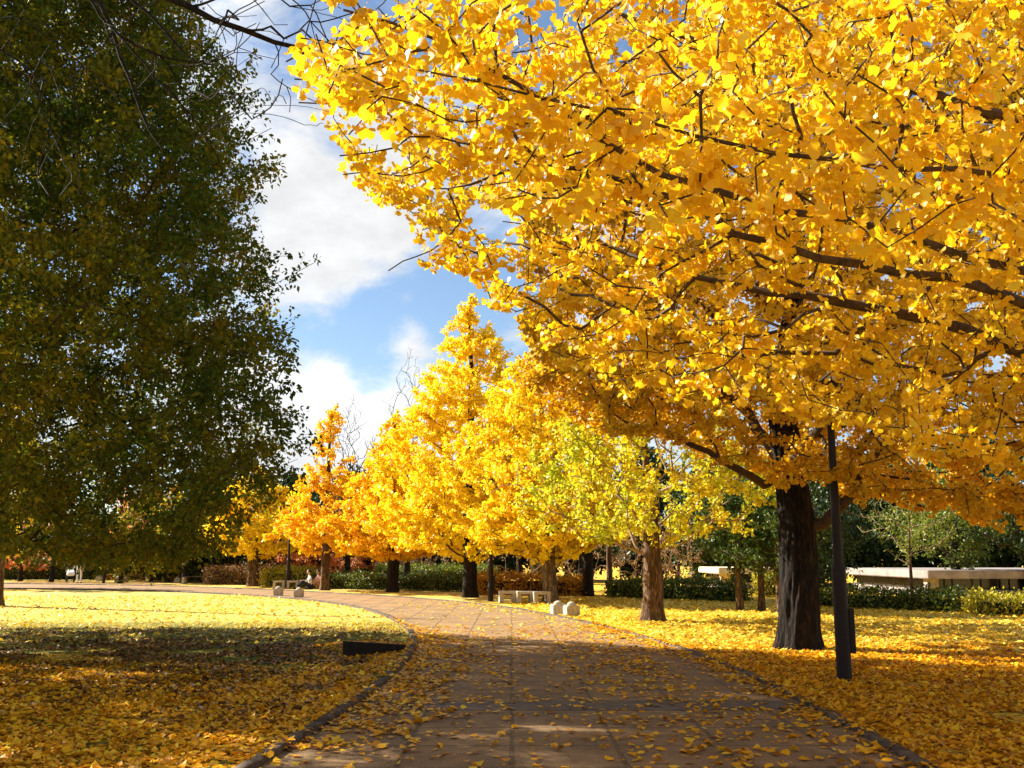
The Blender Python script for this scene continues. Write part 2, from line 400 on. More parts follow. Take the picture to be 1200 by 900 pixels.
def ginkgo_leaves(sk, root, mat, rate, rmax, size, T, m=(3, 6), keep=None, droop=.55, pet=.9, zmin=-9, jit=0., sizej=.22, name='crown', offset=None):
    q, d = sk.spurs(rate, rmax, zmin, jit)
    cnt = rng.integers(m[0], m[1]+1, len(q)); idx = np.repeat(np.arange(len(q)), cnt); N = len(idx)
    tint = np.repeat(rng.random(len(q)), cnt)*.55+rng.random(N)*.45
    y = rand_dirs(N, (0, 0, -droop)); y /= np.linalg.norm(y, axis=1, keepdims=True)
    sz = size*(1+sizej*rng.normal(size=N)); sz = np.clip(sz, size*.5, size*1.6)
    pos = q[idx]+y*sz[:, None]*pet
    nrm = rand_dirs(N, (-.25, -.1, .7))
    if keep is not None:
        k = keep(pos if offset is None else pos+offset); pos, y, nrm, sz, tint = pos[k], y[k], nrm[k], sz[k], tint[k]
    print(root.name, 'leaves', len(pos))
    return leaves_mesh(name, T, pos, y, nrm, sz, mat, root, rnd=tint, curl=rng.uniform(.2, 2.2, len(pos)))

def edge_noise(px, py, s=60., amp=26.):
    return np.array([mn.noise(Vector((a/s, b/s, 3.3)))*amp for a, b in zip(px, py)])

# ------------------------------------------------------------------ ground
def ground_material():
    m, nt, b = newmat('leafy_lawn')
    geo = nt.nodes.new('ShaderNodeNewGeometry')
    sep = nt.nodes.new('ShaderNodeSeparateXYZ'); nt.links.new(geo.outputs['Position'], sep.inputs[0])
    fine = tex(nt, 60, 6, .75); mid = tex(nt, 5, 6, .7); big = tex(nt, .22, 4, .6)
    vor = tex(nt, 13, kind='Voronoi'); vor.feature = 'F1'
    vc = nt.nodes.new('ShaderNodeSeparateColor'); nt.links.new(vor.outputs['Color'], vc.inputs[0])
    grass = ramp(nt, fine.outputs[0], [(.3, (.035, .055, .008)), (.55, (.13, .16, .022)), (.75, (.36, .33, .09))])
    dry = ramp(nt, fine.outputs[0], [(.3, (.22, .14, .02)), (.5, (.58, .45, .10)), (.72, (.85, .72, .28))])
    leaf = ramp(nt, vc.outputs[0], [(0, (.30, .13, .012)), (.35, (.62, .32, .012)), (.8, (.84, .52, .02)), (1, (.92, .68, .1))])
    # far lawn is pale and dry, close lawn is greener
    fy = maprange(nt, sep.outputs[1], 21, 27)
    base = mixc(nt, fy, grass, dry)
    side = maprange(nt, sep.outputs[0], -2, 3)
    dens = nt.nodes.new('ShaderNodeMath'); dens.operation = 'ADD'; nt.links.new(mid.outputs[0], dens.inputs[0])
    nt.links.new(maprange(nt, big.outputs[0], .35, .65, -.10, .10), dens.inputs[1])
    d2 = nt.nodes.new('ShaderNodeMath'); d2.operation = 'ADD'; nt.links.new(dens.outputs[0], d2.inputs[0]); nt.links.new(maprange(nt, side, 0, 1, -.05, .12), d2.inputs[1])
    lf = maprange(nt, d2.outputs[0], .46, .54)
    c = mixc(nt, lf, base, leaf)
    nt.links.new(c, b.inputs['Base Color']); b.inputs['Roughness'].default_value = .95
    bump(nt, b, fine.outputs[0], .8, .03)
    return m
M_ground = ground_material()
def sheet(name, poly, z, mat):
    bm = bmesh.new(); vs = [bm.verts.new((float(x), float(y), z)) for x, y in poly]; f = bm.faces.new(vs)
    if f.normal.z < 0: f.normal_flip()
    bmesh.ops.triangulate(bm, faces=bm.faces[:]); return tag(bm_obj(name, bm, mat), kind='structure')
sheet('ground', [(-600, -60), (600, -60), (600, 1200), (-600, 1200)], 0, M_ground)

def smooth_line(pts, n=120):
    pts = np.array(pts, float)
    for _ in range(4):
        q = np.empty((len(pts)*2, 2)); q[0] = pts[0]; q[-1] = pts[-1]
        q[1:-1:2] = pts[:-1]*.75+pts[1:]*.25; q[2:-1:2] = pts[:-1]*.25+pts[1:]*.75; pts = q
    d = np.concatenate([[0], np.cumsum(np.linalg.norm(np.diff(pts, axis=0), axis=1))]); s = np.linspace(0, d[-1], n)
    return np.stack([np.interp(s, d, pts[:, 0]), np.interp(s, d, pts[:, 1])], 1)
LEFT = smooth_line([(-2.6, -6), (-2.25, 3), (-1.96, 8.03), (-1.76, 9.99), (-1.62, 12.45), (-1.58, 15.3), (-1.72, 18.95), (-2.3, 23.2), (-3.5, 28.4), (-5.4, 33.8), (-8.4, 39), (-12, 43.2), (-17, 47.6), (-26, 51.2), (-44, 55), (-75, 58)], 200)
RIGHT = smooth_line([(2.9, -6), (3.02, 3), (3.11, 8.03), (3.18, 9.99), (3.22, 13.27), (3.05, 16.86), (2.65, 19.9), (2.1, 23.45), (1.1, 27.75), (-.2, 32.3), (-2.0, 36.2), (-4.2, 40), (-7.3, 44), (-11.5, 49), (-19.5, 56), (-32, 61), (-50, 64), (-75, 67)], 200)
def path_material():
    m, nt, b = newmat('paving')
    br = tex(nt, 1.12, kind='Brick'); br.offset = 0.0; br.squash = 1.0
    br.inputs['Mortar Size'].default_value = .026; br.inputs['Mortar Smooth'].default_value = .2; br.inputs['Brick Width'].default_value = 1.0; br.inputs['Row Height'].default_value = 1.0
    br.inputs['Color1'].default_value = (.25, .145, .060, 1); br.inputs['Color2'].default_value = (.19, .108, .043, 1); br.inputs['Mortar'].default_value = (.028, .017, .009, 1)
    g = tex(nt, 70, 6, .85); st = tex(nt, 1.3, 5, .6); st2 = tex(nt, 14, 5, .7)
    c = mixc(nt, maprange(nt, g.outputs[0], .42, .62, 0, .85), br.outputs['Color'], (.42, .26, .12))
    c = mixc(nt, maprange(nt, st.outputs[0], .42, .66, 0, .55), c, (.10, .066, .04))
    c = mixc(nt, maprange(nt, st2.outputs[0], .52, .70, 0, .4), c, (.42, .27, .10))
    nt.links.new(c, b.inputs['Base Color']); b.inputs['Roughness'].default_value = .8
    h = nt.nodes.new('ShaderNodeMath'); h.operation = 'SUBTRACT'; nt.links.new(g.outputs[0], h.inputs[0]); nt.links.new(br.outputs['Fac'], h.inputs[1])
    bump(nt, b, h.outputs[0], .7, .008); return m
M_path = path_material()
def strip(name, A, B, z, mat):
    n = len(A); V = np.concatenate([np.c_[A, np.full(n, z)], np.c_[B, np.full(n, z)]]); i = np.arange(n-1)
    return tag(mesh_obj(name, V, np.stack([i, i+n, i+n+1, i+1], 1).ravel(), 4, mat), kind='structure')
strip('path', LEFT, RIGHT, .004, M_path)
M_band = plainmat('grey_slab_band', (.085, .062, .042), (.17, .125, .085), 9, .75, .5, .006)
yb0, yb1 = 10.9, 11.55
xl = np.interp([yb0, yb1], LEFT[:60, 1], LEFT[:60, 0])+.05; xr = np.interp([yb0, yb1], RIGHT[:60, 1], RIGHT[:60, 0])-.05
sheet('drain_slab_band', [(xl[0], yb0), (xr[0], yb0), (xr[1], yb1), (xl[1], yb1)], .008, M_band)

def kerb(name, line, side, w, h, jit=.006):
    d = np.gradient(line, axis=0); d /= np.linalg.norm(d, axis=1, keepdims=True); nrm = np.stack([-d[:, 1], d[:, 0]], 1)*side
    V = []; f = []; n = len(line)
    for i in range(n):
        a = line[i]; c = line[i]+nrm[i]*w; hh = h+jit*mn.noise(Vector((i*.05, side, 0)))*2-(.022 if i % 9 == 0 else 0)
        V += [(a[0], a[1], -.02), (a[0], a[1], hh-.012), (*(a+nrm[i]*.014), hh), (*(c-nrm[i]*.014), hh), (c[0], c[1], hh-.012), (c[0], c[1], -.02)]
    for i in range(n-1):
        for k in range(5): f += [i*6+k, i*6+k+1, (i+1)*6+k+1, (i+1)*6+k]
    return tag(mesh_obj(name, V, f, 4, M_kerb), kind='structure')
def dense(line, k=6):
    t = np.arange(len(line)); s = np.linspace(0, len(line)-1, len(line)*k); return np.stack([np.interp(s, t, line[:, 0]), np.interp(s, t, line[:, 1])], 1)
kerb('left_kerb', dense(LEFT), 1, .105, .065)
kerb('right_kerb', dense(RIGHT), -1, .12, .045)
# gravel strip of the far path's bend: brown leaf-strewn verge along the hedges
M_verge = plainmat('brown_leaf_verge', (.20, .10, .03), (.52, .30, .09), 22, .95, .8, .03)
strip('verge_soil', dense(RIGHT[112:178], 2)+[.9, 1.1], dense(RIGHT[112:178], 2)+[1.6, 3.0], .012, M_verge)

xL = lambda y: np.interp(y, LEFT[:120, 1], LEFT[:120, 0]); xR = lambda y: np.interp(y, RIGHT[:120, 1], RIGHT[:120, 0])
def scatter(name, label, cat, pts, size, mat, T=T_SMALL, lift=.012, tilt=.35, kind='stuff'):
    N = len(pts); th = rng.random(N)*2*math.pi; y = np.stack([np.cos(th), np.sin(th), rng.normal(size=N)*tilt*.5], 1)
    n = np.stack([rng.normal(size=N)*tilt, rng.normal(size=N)*tilt, np.ones(N)], 1); n[rng.random(N) < .3, 2] *= -1
    pos = np.c_[pts, lift+rng.random(N)*.018]
    o = leaves_mesh(name, T, pos, y, n, size*(1+.3*rng.normal(size=N)).clip(.4, 1.7), mat, None, curl=rng.uniform(-1.2, 2.6, N)); print(name, N)
    return tag(o, label, cat, kind=kind)
def region(x0, x1, y0, y1, dens, f):
    N = int((x1-x0)*(y1-y0)*dens); p = np.c_[rng.uniform(x0, x1, N), rng.uniform(y0, y1, N)]
    # only where it can be in view, with a margin for other viewpoints
    vis = np.abs(p[:, 0]) < p[:, 1]*.60+1.5; p = p[vis]
    return p[rng.random(len(p)) < f(p[:, 0], p[:, 1])]
def cl(p, s=.7, seed=0.):
    return np.array([mn.noise(Vector((a*s, b*s, seed))) for a, b in p])
def sm(x, a, b): t = np.clip((x-a)/(b-a), 0, 1); return t*t*(3-2*t)
# left lawn
p = region(-14, -1.8, 6.5, 19, 680, lambda x, y: (x < xL(y)-.14)*(1-sm(y+.33*(x+2), 10.8, 15.5)+.55*np.exp(-((x-xL(y)+.6)/.8)**2)))
p = p[cl(p, 1.4) > -.6]
scatter('fallen_leaves', 'orange ginkgo leaves lying thick on the lawn left of the path', 'leaves', p, .053, M_fall)
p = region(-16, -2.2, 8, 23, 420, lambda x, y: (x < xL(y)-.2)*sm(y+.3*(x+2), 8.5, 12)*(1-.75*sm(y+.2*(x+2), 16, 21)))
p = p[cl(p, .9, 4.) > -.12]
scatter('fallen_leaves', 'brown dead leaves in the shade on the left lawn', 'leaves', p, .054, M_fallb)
p = region(-22, -2, 19, 42, 26, lambda x, y: (x < xL(y)-.2)*.9)
scatter('fallen_leaves', 'pale yellow leaves sprinkled on the sunny left lawn', 'leaves', p, .075, M_fally)
# right lawn
p = region(3, 14, 6.5, 19, 640, lambda x, y: (x > xR(y)+.12)*(1-.45*sm(y, 14, 18)))
p = p[cl(p, 1.1, 9.) > -.62]
scatter('fallen_leaves', 'orange ginkgo leaves lying thick on the lawn right of the path', 'leaves', p, .053, M_fall)
p = region(0, 24, 17, 40, 75, lambda x, y: (x > xR(y)+.12)*1.0)
scatter('fallen_leaves', 'bright yellow leaves covering the sunny lawn around the distant trunks', 'leaves', p, .078, M_fally)
# path: drifts along both edges, sprinkled in between
def pathd(x, y):
    l = x-xL(y); r = xR(y)-x
    return ((l > .02) & (r > .02))*np.clip(.10+1.1*np.exp(-(l/(.75+.10*np.sin(y*1.3)))**2)*(1-.8*sm(y, 19, 23))*sm(y, 7.8, 9.4)+.9*np.exp(-(r/.32)**2)+.16*np.exp(-((x-1.6)/.9)**2), 0, 1)
p = region(-3, 4, 6, 24, 380, pathd); c = cl(p, 2.2, 2.); p = p[rng.random(len(p)) < np.clip(.7+c*1.5, .1, 1)]
scatter('fallen_leaves', 'scattered yellow leaves lying on the dark paved path', 'leaves', p, .060, M_fally if False else M_fall, tilt=.2)
p = region(-4, 3, 20, 36, 26, lambda x, y: ((x > xL(y)) & (x < xR(y)))*(.15+.8*np.exp(-((xR(y)-x)/.9)**2)))
scatter('fallen_leaves', 'pale leaves blown over the sunny bend of the path', 'leaves', p, .075, M_fally, tilt=.2)
# leaves caught on top of the kerbs
for line, sd, z, lab in ((LEFT, 1, .066, 'leaves caught on top of the left kerb'), (RIGHT, -1, .046, 'leaves caught on top of the right kerb')):
    k = (line[:, 1] > 6.5) & (line[:, 1] < 26); l = line[k]; N = 420 if sd > 0 else 900; i = rng.integers(0, len(l)-1, N); t = rng.random(N)[:, None]; p = l[i]*(1-t)+l[i+1]*t
    p[:, 0] += -sd*np.abs(rng.normal(.055, .05, N)) if sd > 0 else np.abs(rng.normal(.05, .06, N)); p = p[cl(p, 1.7, 5.) > -.05]
    scatter('fallen_leaves', lab, 'leaves', p, .052, M_fall, lift=z)
# grass
def grass(name, label, x0, x1, y0, y1, dens, f, h):
    p = region(x0, x1, y0, y1, dens, f); N = len(p); th = rng.random(N)*6.283
    y = np.stack([np.cos(th), np.sin(th), np.zeros(N)], 1); n = np.stack([rng.normal(size=N)*.35, rng.normal(size=N)*.35, np.ones(N)], 1)
    o = leaves_mesh(name, T_BLADE, np.c_[p, np.zeros(N)], y, n, h*(1+.3*rng.normal(size=N)).clip(.4, 2), M_grass, None); print(name, N)
    tag(o, label, 'grass', kind='stuff')
grass('grass', 'short grass growing on the left lawn beside the path', -16, -1.8, 7, 25, 420, lambda x, y: (x < xL(y)-.15)*(.25+.75*sm(y, 12, 16)), .045)
grass('grass', 'short grass showing between the leaves on the right lawn', 3, 18, 8, 28, 260, lambda x, y: (x > xR(y)+.15)*(.2+.8*sm(y, 15, 18)), .05)

# ------------------------------------------------------------------ sunken drain wall beside the left kerb
def retaining():
    t = thing('retaining_wall', 'black wedge shaped low retaining wall set in the lawn beside the left kerb', 'low wall', (-2.62, 16.35, 0))
    bm = bmesh.new(); prof = [(0, 0, 0), (0, 0, .26), (.80, 1.25, .10), (.80, 1.25, 0)]
    a = [bm.verts.new(p) for p in prof]; dx, dy = -.10, .15
    c = [bm.verts.new((p[0]+dx, p[1]+dy, p[2])) for p in prof]
    bm.faces.new(a); bm.faces.new(c[::-1])
    for i in range(4): bm.faces.new((a[i], c[i], c[(i+1) % 4], a[(i+1) % 4])[::-1])
    bmesh.ops.recalc_face_normals(bm, faces=bm.faces[:])
    bm_obj('face', bm, M_black, t)
    # the bank of turf the wall holds back
    bm = bmesh.new(); n = 14; g = {}
    for i in range(n+1):
        for j in range(n+1):
            u, v = i/n, j/n; ax, ay = .80*u+dx+.0, 1.25*u+dy; top = (.26-.16*u)-.015
            x = ax-1.5*v*(1-.3*u); y = ay+2.6*v*(1-.35*u); z = top*(1-sm(v, 0, 1))*sm(u, -.02, .5)-.01*(v)
            g[i, j] = bm.verts.new((x, y, z+.012*mn.noise(Vector((x*3, y*3, 0)))))
    for i in range(n):
        for j in range(n): bm.faces.new((g[i, j], g[i+1, j], g[i+1, j+1], g[i, j+1]))
    for j in range(n):    # side skirts
        for e in (0, n):
            a0 = g[e, j].co; b0 = g[e, j+1].co
            q = [g[e, j], g[e, j+1], bm.verts.new((b0.x, b0.y, -.02)), bm.verts.new((a0.x, a0.y, -.02))]; bm.faces.new(q)
    bmesh.ops.recalc_face_normals(bm, faces=bm.faces[:])
    bm_obj('turf_bank', bm, M_ground, t, smooth=True)
    N = 1500; u, v = rng.random(N), rng.random(N); z = (.26-.16*u)*(1-sm(v, 0, 1))*sm(u, -.02, .5)-.01*v+.004
    pos = np.c_[.80*u+dx-1.5*v*(1-.3*u), 1.25*u+dy+2.6*v*(1-.35*u), z]; k = z > .012; pos = pos[k]; N = len(pos); th = rng.random(N)*6.283
    lv = leaves_mesh('leaf_cover', T_SMALL, pos, np.stack([np.cos(th), np.sin(th), rng.normal(size=N)*.2], 1), rng.normal(size=(N, 3))*.3+[0, 0, 1], .055, M_fall, t); lv['kind'] = 'stuff'
retaining()

# ------------------------------------------------------------------ trees
def bez(a, b, c, n): 
    t = np.linspace(0, 1, n)[:, None]; a, b, c = map(np.asarray, (a, b, c)); return (1-t)**2*a+2*t*(1-t)*b+t*t*c

def near_ginkgo():
    base = np.array([7.4, 7.2, 0.]); root = thing('ginkgo_tree', 'golden ginkgo whose big leaves hang close overhead at the top right', 'tree', base)
    sk = Skel(); trunk = [(7.4, 7.2, 0), (7.35, 7.2, 1.2), (7.3, 7.15, 2.2), (7.3, 7.1, 3.4), (7.35, 7.0, 5), (7.3, 7.0, 7), (7.4, 7, 9)]
    tr = [.36, .30, .28, .25, .19, .12, .05]
    ids = sk.chain(np.array(trunk)-base, tr)
    def limb(start, pts, r0, r1):
        pts = [np.array(q) for q in pts]; full = [np.array(trunk[start])]+pts
        full = np.array(full); d = np.concatenate([[0], np.cumsum(np.linalg.norm(np.diff(full, axis=0), axis=1))])
        s = np.arange(.3, d[-1], .28); q = np.stack([np.interp(s, d, full[:, i]) for i in range(3)], 1)
        for _ in range(2): q[1:-1] = q[:-2]*.25+q[1:-1]*.5+q[2:]*.25
        q += rng.normal(size=q.shape)*.012; q[:, 2] += .07*np.sin(s*2.1+pts[0][0])*np.minimum(s, 1.); q[:, 1] += .08*np.sin(s*1.3+1)
        sk.chain(q-base, np.linspace(r0, r1, len(q)), ids[start])
    limb(2, [P(1260, 425, 6.6), P(1130, 395, 6.3), P(1040, 375, 6.2), P(960, 340, 6.2), P(880, 335, 6.5), P(780, 300, 6.8), P(690, 290, 7.1)], .078, .012)
    limb(3, [P(1250, 372, 5.8), P(1140, 340, 5.5), P(1020, 318, 5.4), P(930, 295, 5.3), P(830, 235, 5.2), P(730, 200, 5.2), P(620, 190, 5.3), P(560, 235, 5.4)], .062, .010)
    limb(3, [P(1240, 335, 4.9), P(1110, 300, 4.6), P(1010, 255, 4.5), P(900, 225, 4.4), P(790, 205, 4.3), P(680, 160, 4.2), P(575, 105, 4.2), P(480, 55, 4.2), P(400, 8, 4.3)], .046, .007)
    limb(3, [P(1260, 240, 4.0), P(1120, 195, 3.8), P(960, 175, 3.7), P(850, 170, 3.6), P(740, 150, 3.5), P(640, 127, 3.5), P(520, 118, 3.5), P(430, 95, 3.6)], .028, .005)
    limb(4, [P(1250, 150, 6.5), P(1120, 120, 6.8), P(980, 90, 7.0), P(840, 40, 7.2), P(700, 10, 7.5)], .08, .015)
    limb(4, [(6.5, 8.5, 5.6), (5.2, 9.8, 6.2), (3.8, 10.6, 6.4), (2.2, 11, 6.5)], .09, .015)
    limb(3, [(7.6, 5.5, 4.4), (7.0, 3.8, 5.0), (5.5, 2.6, 5.2)], .09, .015)
    limb(3, [(9, 8, 4.6), (11, 8.6, 5.6)], .09, .015)
    # crown volume
    N = 2600; q = np.c_[rng.uniform(-1.6, 12.5, N*3), rng.uniform(2.2, 12.0, N*3), rng.uniform(2.3, 9.6, N*3)]
    e = ((q[:, 0]-6.2)/7.4)**2+((q[:, 1]-6.8)/5.4)**2+((q[:, 2]-4.8)/5.2)**2
    px, py = proj(q); infr = (px > -100) & (px < 1300)
    bx = [300, 330, 400, 470, 560, 620, 700, 800, 1000, 1200, 1400]; by = [-60, 45, 175, 270, 320, 400, 450, 470, 500, 560, 600]
    lim = np.interp(px, bx, by); near = q[:, 1] < 5.2
    lim = np.where(near, np.minimum(lim, np.interp(px, [300, 400, 500, 700, 900, 1200], [60, 160, 215, 255, 285, 320])), lim)
    ok = (e < 1) & (~infr | ((py < lim) & (px > 335))) & (np.linalg.norm(q-[0, 0, 1.6], axis=1) > 2.9)
    q = q[ok & (q[:, 2] < 4.1+.38*(q[:, 0]+.5)+.32*(q[:, 1]-4))][:N]  # crown top cut along a sunward slope so sun reaches the visible leaves
    # extra attractors where the frame sees the crown
    N2 = 3200; yy = rng.uniform(3.2, 10.5, N2*2); x2 = rng.uniform(345, 1300, N2*2); y2 = rng.uniform(-120, 560, N2*2)
    l2 = np.interp(x2, bx, by); l2 = np.where(yy < 5.2, np.minimum(l2, np.interp(x2, [300, 400, 500, 700, 900, 1200], [60, 160, 215, 255, 285, 320])), l2)
    k = (y2 < l2); w = np.array([P(a, b, c) for a, b, c in zip(x2[k], y2[k], yy[k])]); w = w[w[:, 2] < np.minimum(8.5, 4.2+.38*(w[:, 0]+.5)+.32*(w[:, 1]-4))][:1700]
    q = np.concatenate([q[:1200], w])
    spr = []
    for a, b, c, d, Y in [(480, 60, 352, 52, 4.0), (470, 100, 345, 100, 3.9), (450, 110, 350, 128, 4.2), (520, 190, 402, 212, 4.6), (540, 260, 455, 325, 5.4), (530, 300, 480, 312, 5.6), (480, 160, 398, 190, 4.4), (430, 20, 335, 80, 4.3)]:
        for t in np.linspace(0, 1, 6): spr.append(P(a+(c-a)*t, b+(d-b)*t+8*math.sin(t*5), Y))
    q = np.concatenate([q, np.array(spr)])
    sk.grow(q-base, up=.3, kink=.13, step=.22, wob=.10, sag=.06, pathw=.10, minz=1.9)
    sk.radii(.0042, .42)
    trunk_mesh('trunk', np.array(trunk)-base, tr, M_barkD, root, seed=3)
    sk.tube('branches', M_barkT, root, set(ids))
    def keep(p):
        px, py = proj(p); infr = (px > 250) & (px < 1230) & (py > -30)
        lim = np.interp(px, bx, by)+28; lim = np.where(p[:, 1] < 5.0, np.minimum(lim, np.interp(px, [300, 400, 500, 620, 900, 1200], [150, 225, 265, 300, 330, 380])), lim)
        d = np.linalg.norm(p-[0, 0, 1.6], axis=1)
        vis = (px > -60) & (px < 1300) & (py > -120) | (rng.random(len(p)) < .45)
        return vis & (p[:, 2] < 4.5+.38*(p[:, 0]+.5)+.32*(p[:, 1]-4)) & (~infr | ((py < lim+edge_noise(px, py)) & (px > 300))) & (d > 2.5)  # leaves above the sunward slope are dropped to let the sun in
    ginkgo_leaves(sk, root, M_near, 25, .016, .037, T_FAN, (3, 5), keep, droop=.8, pet=1.35, offset=base)
    return root
near_ginkgo()

def main_ginkgo():
    base = np.array([4.95, 17.9, 0.]); root = thing('ginkgo_tree', 'amber ginkgo with thick dark ridged trunk on the right lawn behind the brown lamp post', 'tree', base)
    trunk = [P(936, 764, 17.9)*[1, 1, 0], P(936, 700, 17.9), P(935, 620, 17.9), P(925, 545, 17.9), P(915, 480, 17.9), P(925, 400, 18), P(935, 300, 18.2), P(930, 150, 18.4)]
    tr = [.335, .315, .29, .26, .21, .17, .12, .06]
    sk = Skel(); ids = sk.chain(np.array(trunk)-base, tr)
    def limb(start, pts, r0, r1):
        full = np.array([np.array(trunk[start])]+[np.array(q) for q in pts]); d = np.concatenate([[0], np.cumsum(np.linalg.norm(np.diff(full, axis=0), axis=1))])
        s = np.arange(.45, d[-1], .4); q = np.stack([np.interp(s, d, full[:, i]) for i in range(3)], 1); q += rng.normal(size=q.shape)*.03
        sk.chain(q-base, np.linspace(r0, r1, len(q)), ids[start])
    limb(3, [P(905, 572, 17.6), P(870, 552, 17), P(820, 525, 16.4), P(760, 500, 16), P(700, 480, 15.6)], .085, .015)
    limb(2, [P(965, 615, 17.8), P(1000, 575, 17.5), P(1030, 525, 17), P(1080, 480, 16.5), P(1160, 440, 16)], .11, .03)
    limb(3, [P(905, 530, 18.5), P(870, 480, 19), P(800, 400, 20), P(720, 350, 20.5)], .12, .02)
    limb(4, [P(960, 440, 17.5), P(1040, 380, 17), P(1130, 350, 17), P(1240, 330, 17)], .11, .03)
    limb(4, [P(900, 440, 17), P(850, 380, 15.8), P(780, 330, 14.8)], .10, .02)
    limb(3, [P(940, 520, 19), P(1020, 480, 20.5), P(1120, 450, 21.5)], .10, .03)
    limb(3, [P(940, 530, 17), P(960, 500, 15.6), P(1000, 470, 14)], .09, .03)
    bx = [560, 600, 640, 700, 760, 830, 900, 1000, 1100, 1200, 1300]; by = [380, 450, 478, 515, 515, 545, 572, 596, 606, 632, 640]
    N = 9000; q = np.c_[rng.uniform(-2, 13, N), rng.uniform(11.8, 24.5, N), rng.uniform(1.8, 14.5, N)]
    e = ((q[:, 0]-5.4)/6.6)**2+((q[:, 1]-18)/6.2)**2+((q[:, 2]-6.6)/7.6)**2
    px, py = proj(q); ok = (e < 1) & (e > .05) & ((py < np.interp(px, bx, by)-8) & (px > 608)); q = q[ok]
    low = q[:, 2] < 9; q = np.concatenate([q[low][:2600], q[~low][:500]])
    g = np.c_[rng.normal(.9, 1.5, 500), rng.normal(20.2, 1.1, 500), rng.normal(5.0, .8, 500)]; px, py = proj(g); q = np.concatenate([q, g[(py < np.interp(px, bx, by)-8) & (px > 608)]])  # foliage lobe added at back left so the crown shades the trunk
    sk.grow(q-base, up=.3, step=.35, wob=.10, sag=.05, pathw=.10, minz=2.4)
    sk.radii(.007, .42)
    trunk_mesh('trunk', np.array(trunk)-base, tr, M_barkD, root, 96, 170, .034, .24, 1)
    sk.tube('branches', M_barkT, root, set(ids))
    def keep(p):
        px, py = proj(p); return (py < np.interp(px, bx, by)+edge_noise(px, py, 35, 22)) & (px > 592)
    ginkgo_leaves(sk, root, M_main, 30, .028, .060, T_SMALL, (3, 5), keep, droop=.7, jit=.03, offset=base)
main_ginkgo()

def dark_tree():
    base = np.array([-11.7, 17.8, 0.]); root = thing('zelkova_tree', 'tall dark olive green tree filling the left side, boughs almost touching the lawn', 'tree', base)
    trunk = [(0, 0, 0), (0, 0, 2), (.1, 0, 5), (.1, .1, 9), (.2, 0, 13), (.1, 0, 17), (0, 0, 21)]; tr = [.5, .42, .36, .28, .2, .12, .05]
    sk = Skel(); ids = sk.chain(trunk, tr)
    ex = [-20, 0, 100, 150, 200, 250, 300, 345, 390, 450, 500, 540, 600, 630, 660, 690]; xx = [205, 222, 270, 280, 300, 285, 305, 318, 322, 312, 322, 325, 305, 262, 225, 180]
    N = 30000; th = rng.random(N)*6.283; hz = rng.uniform(.7, 23, N)
    rmax = np.interp(hz, [0, 1.2, 3, 6, 9, 12.5, 16, 20, 23], [5.5, 8.8, 9.4, 8.8, 7.6, 6.3, 4.6, 2.2, .6])
    r = rmax*np.sqrt(rng.uniform(.06, 1, N)); q = np.c_[r*np.cos(th), r*np.sin(th)*.78, hz]
    w = q+base; px, py = proj(w)
    yb = np.interp(px, [-400, 0, 60, 120, 180, 240, 330], [640, 650, 655, 664, 676, 668, 640])
    ok = (px < np.interp(py, ex, xx)+rng.normal(size=N)*20) & (py < yb) & ((px > -260) | (rng.random(N) < .22)) & ((py > -160) | (rng.random(N) < .35)); q = q[ok][:8000]
    spr = []
    for a, b, c, d in [(300, 345, 368, 308), (300, 400, 345, 382), (290, 210, 330, 188), (280, 170, 318, 150), (300, 300, 342, 300), (305, 440, 345, 452), (300, 480, 350, 492), (310, 520, 375, 520), (300, 560, 352, 556), (260, 90, 300, 62), (270, 120, 312, 118)]:
        Y = rng.uniform(15.5, 19)
        for t in np.linspace(0, 1, 5): spr.append(P(a+(c-a)*t, b+(d-b)*t, Y)-base)
    q = np.concatenate([q, np.array(spr)])
    sk.grow(q, up=.2, step=.5, wob=.10, sag=.02, pathw=.10, minz=1.6)
    sk.radii(.006, .42)
    trunk_mesh('trunk', trunk, tr, M_barkD, root, seed=8)
    sk.tube('branches', M_barkT, root, set(ids))
    def keep(p):
        px, py = proj(p); n = edge_noise(px, py, 20, 80)
        gap = np.array([mn.noise(Vector((a*.9, b*.9, c*.9))) for a, b, c in p])
        return (px < np.interp(py, ex, xx)+46+n) & (py < np.interp(px, [-400, 0, 60, 120, 180, 240, 330], [650, 662, 668, 678, 692, 684, 655])+n*.2) & (gap > -.62)
    ginkgo_leaves(sk, root, M_dark, 40, .022, .092, T_OVAL, (3, 5), keep, droop=.25, jit=.10, pet=.6, offset=base)
dark_tree()

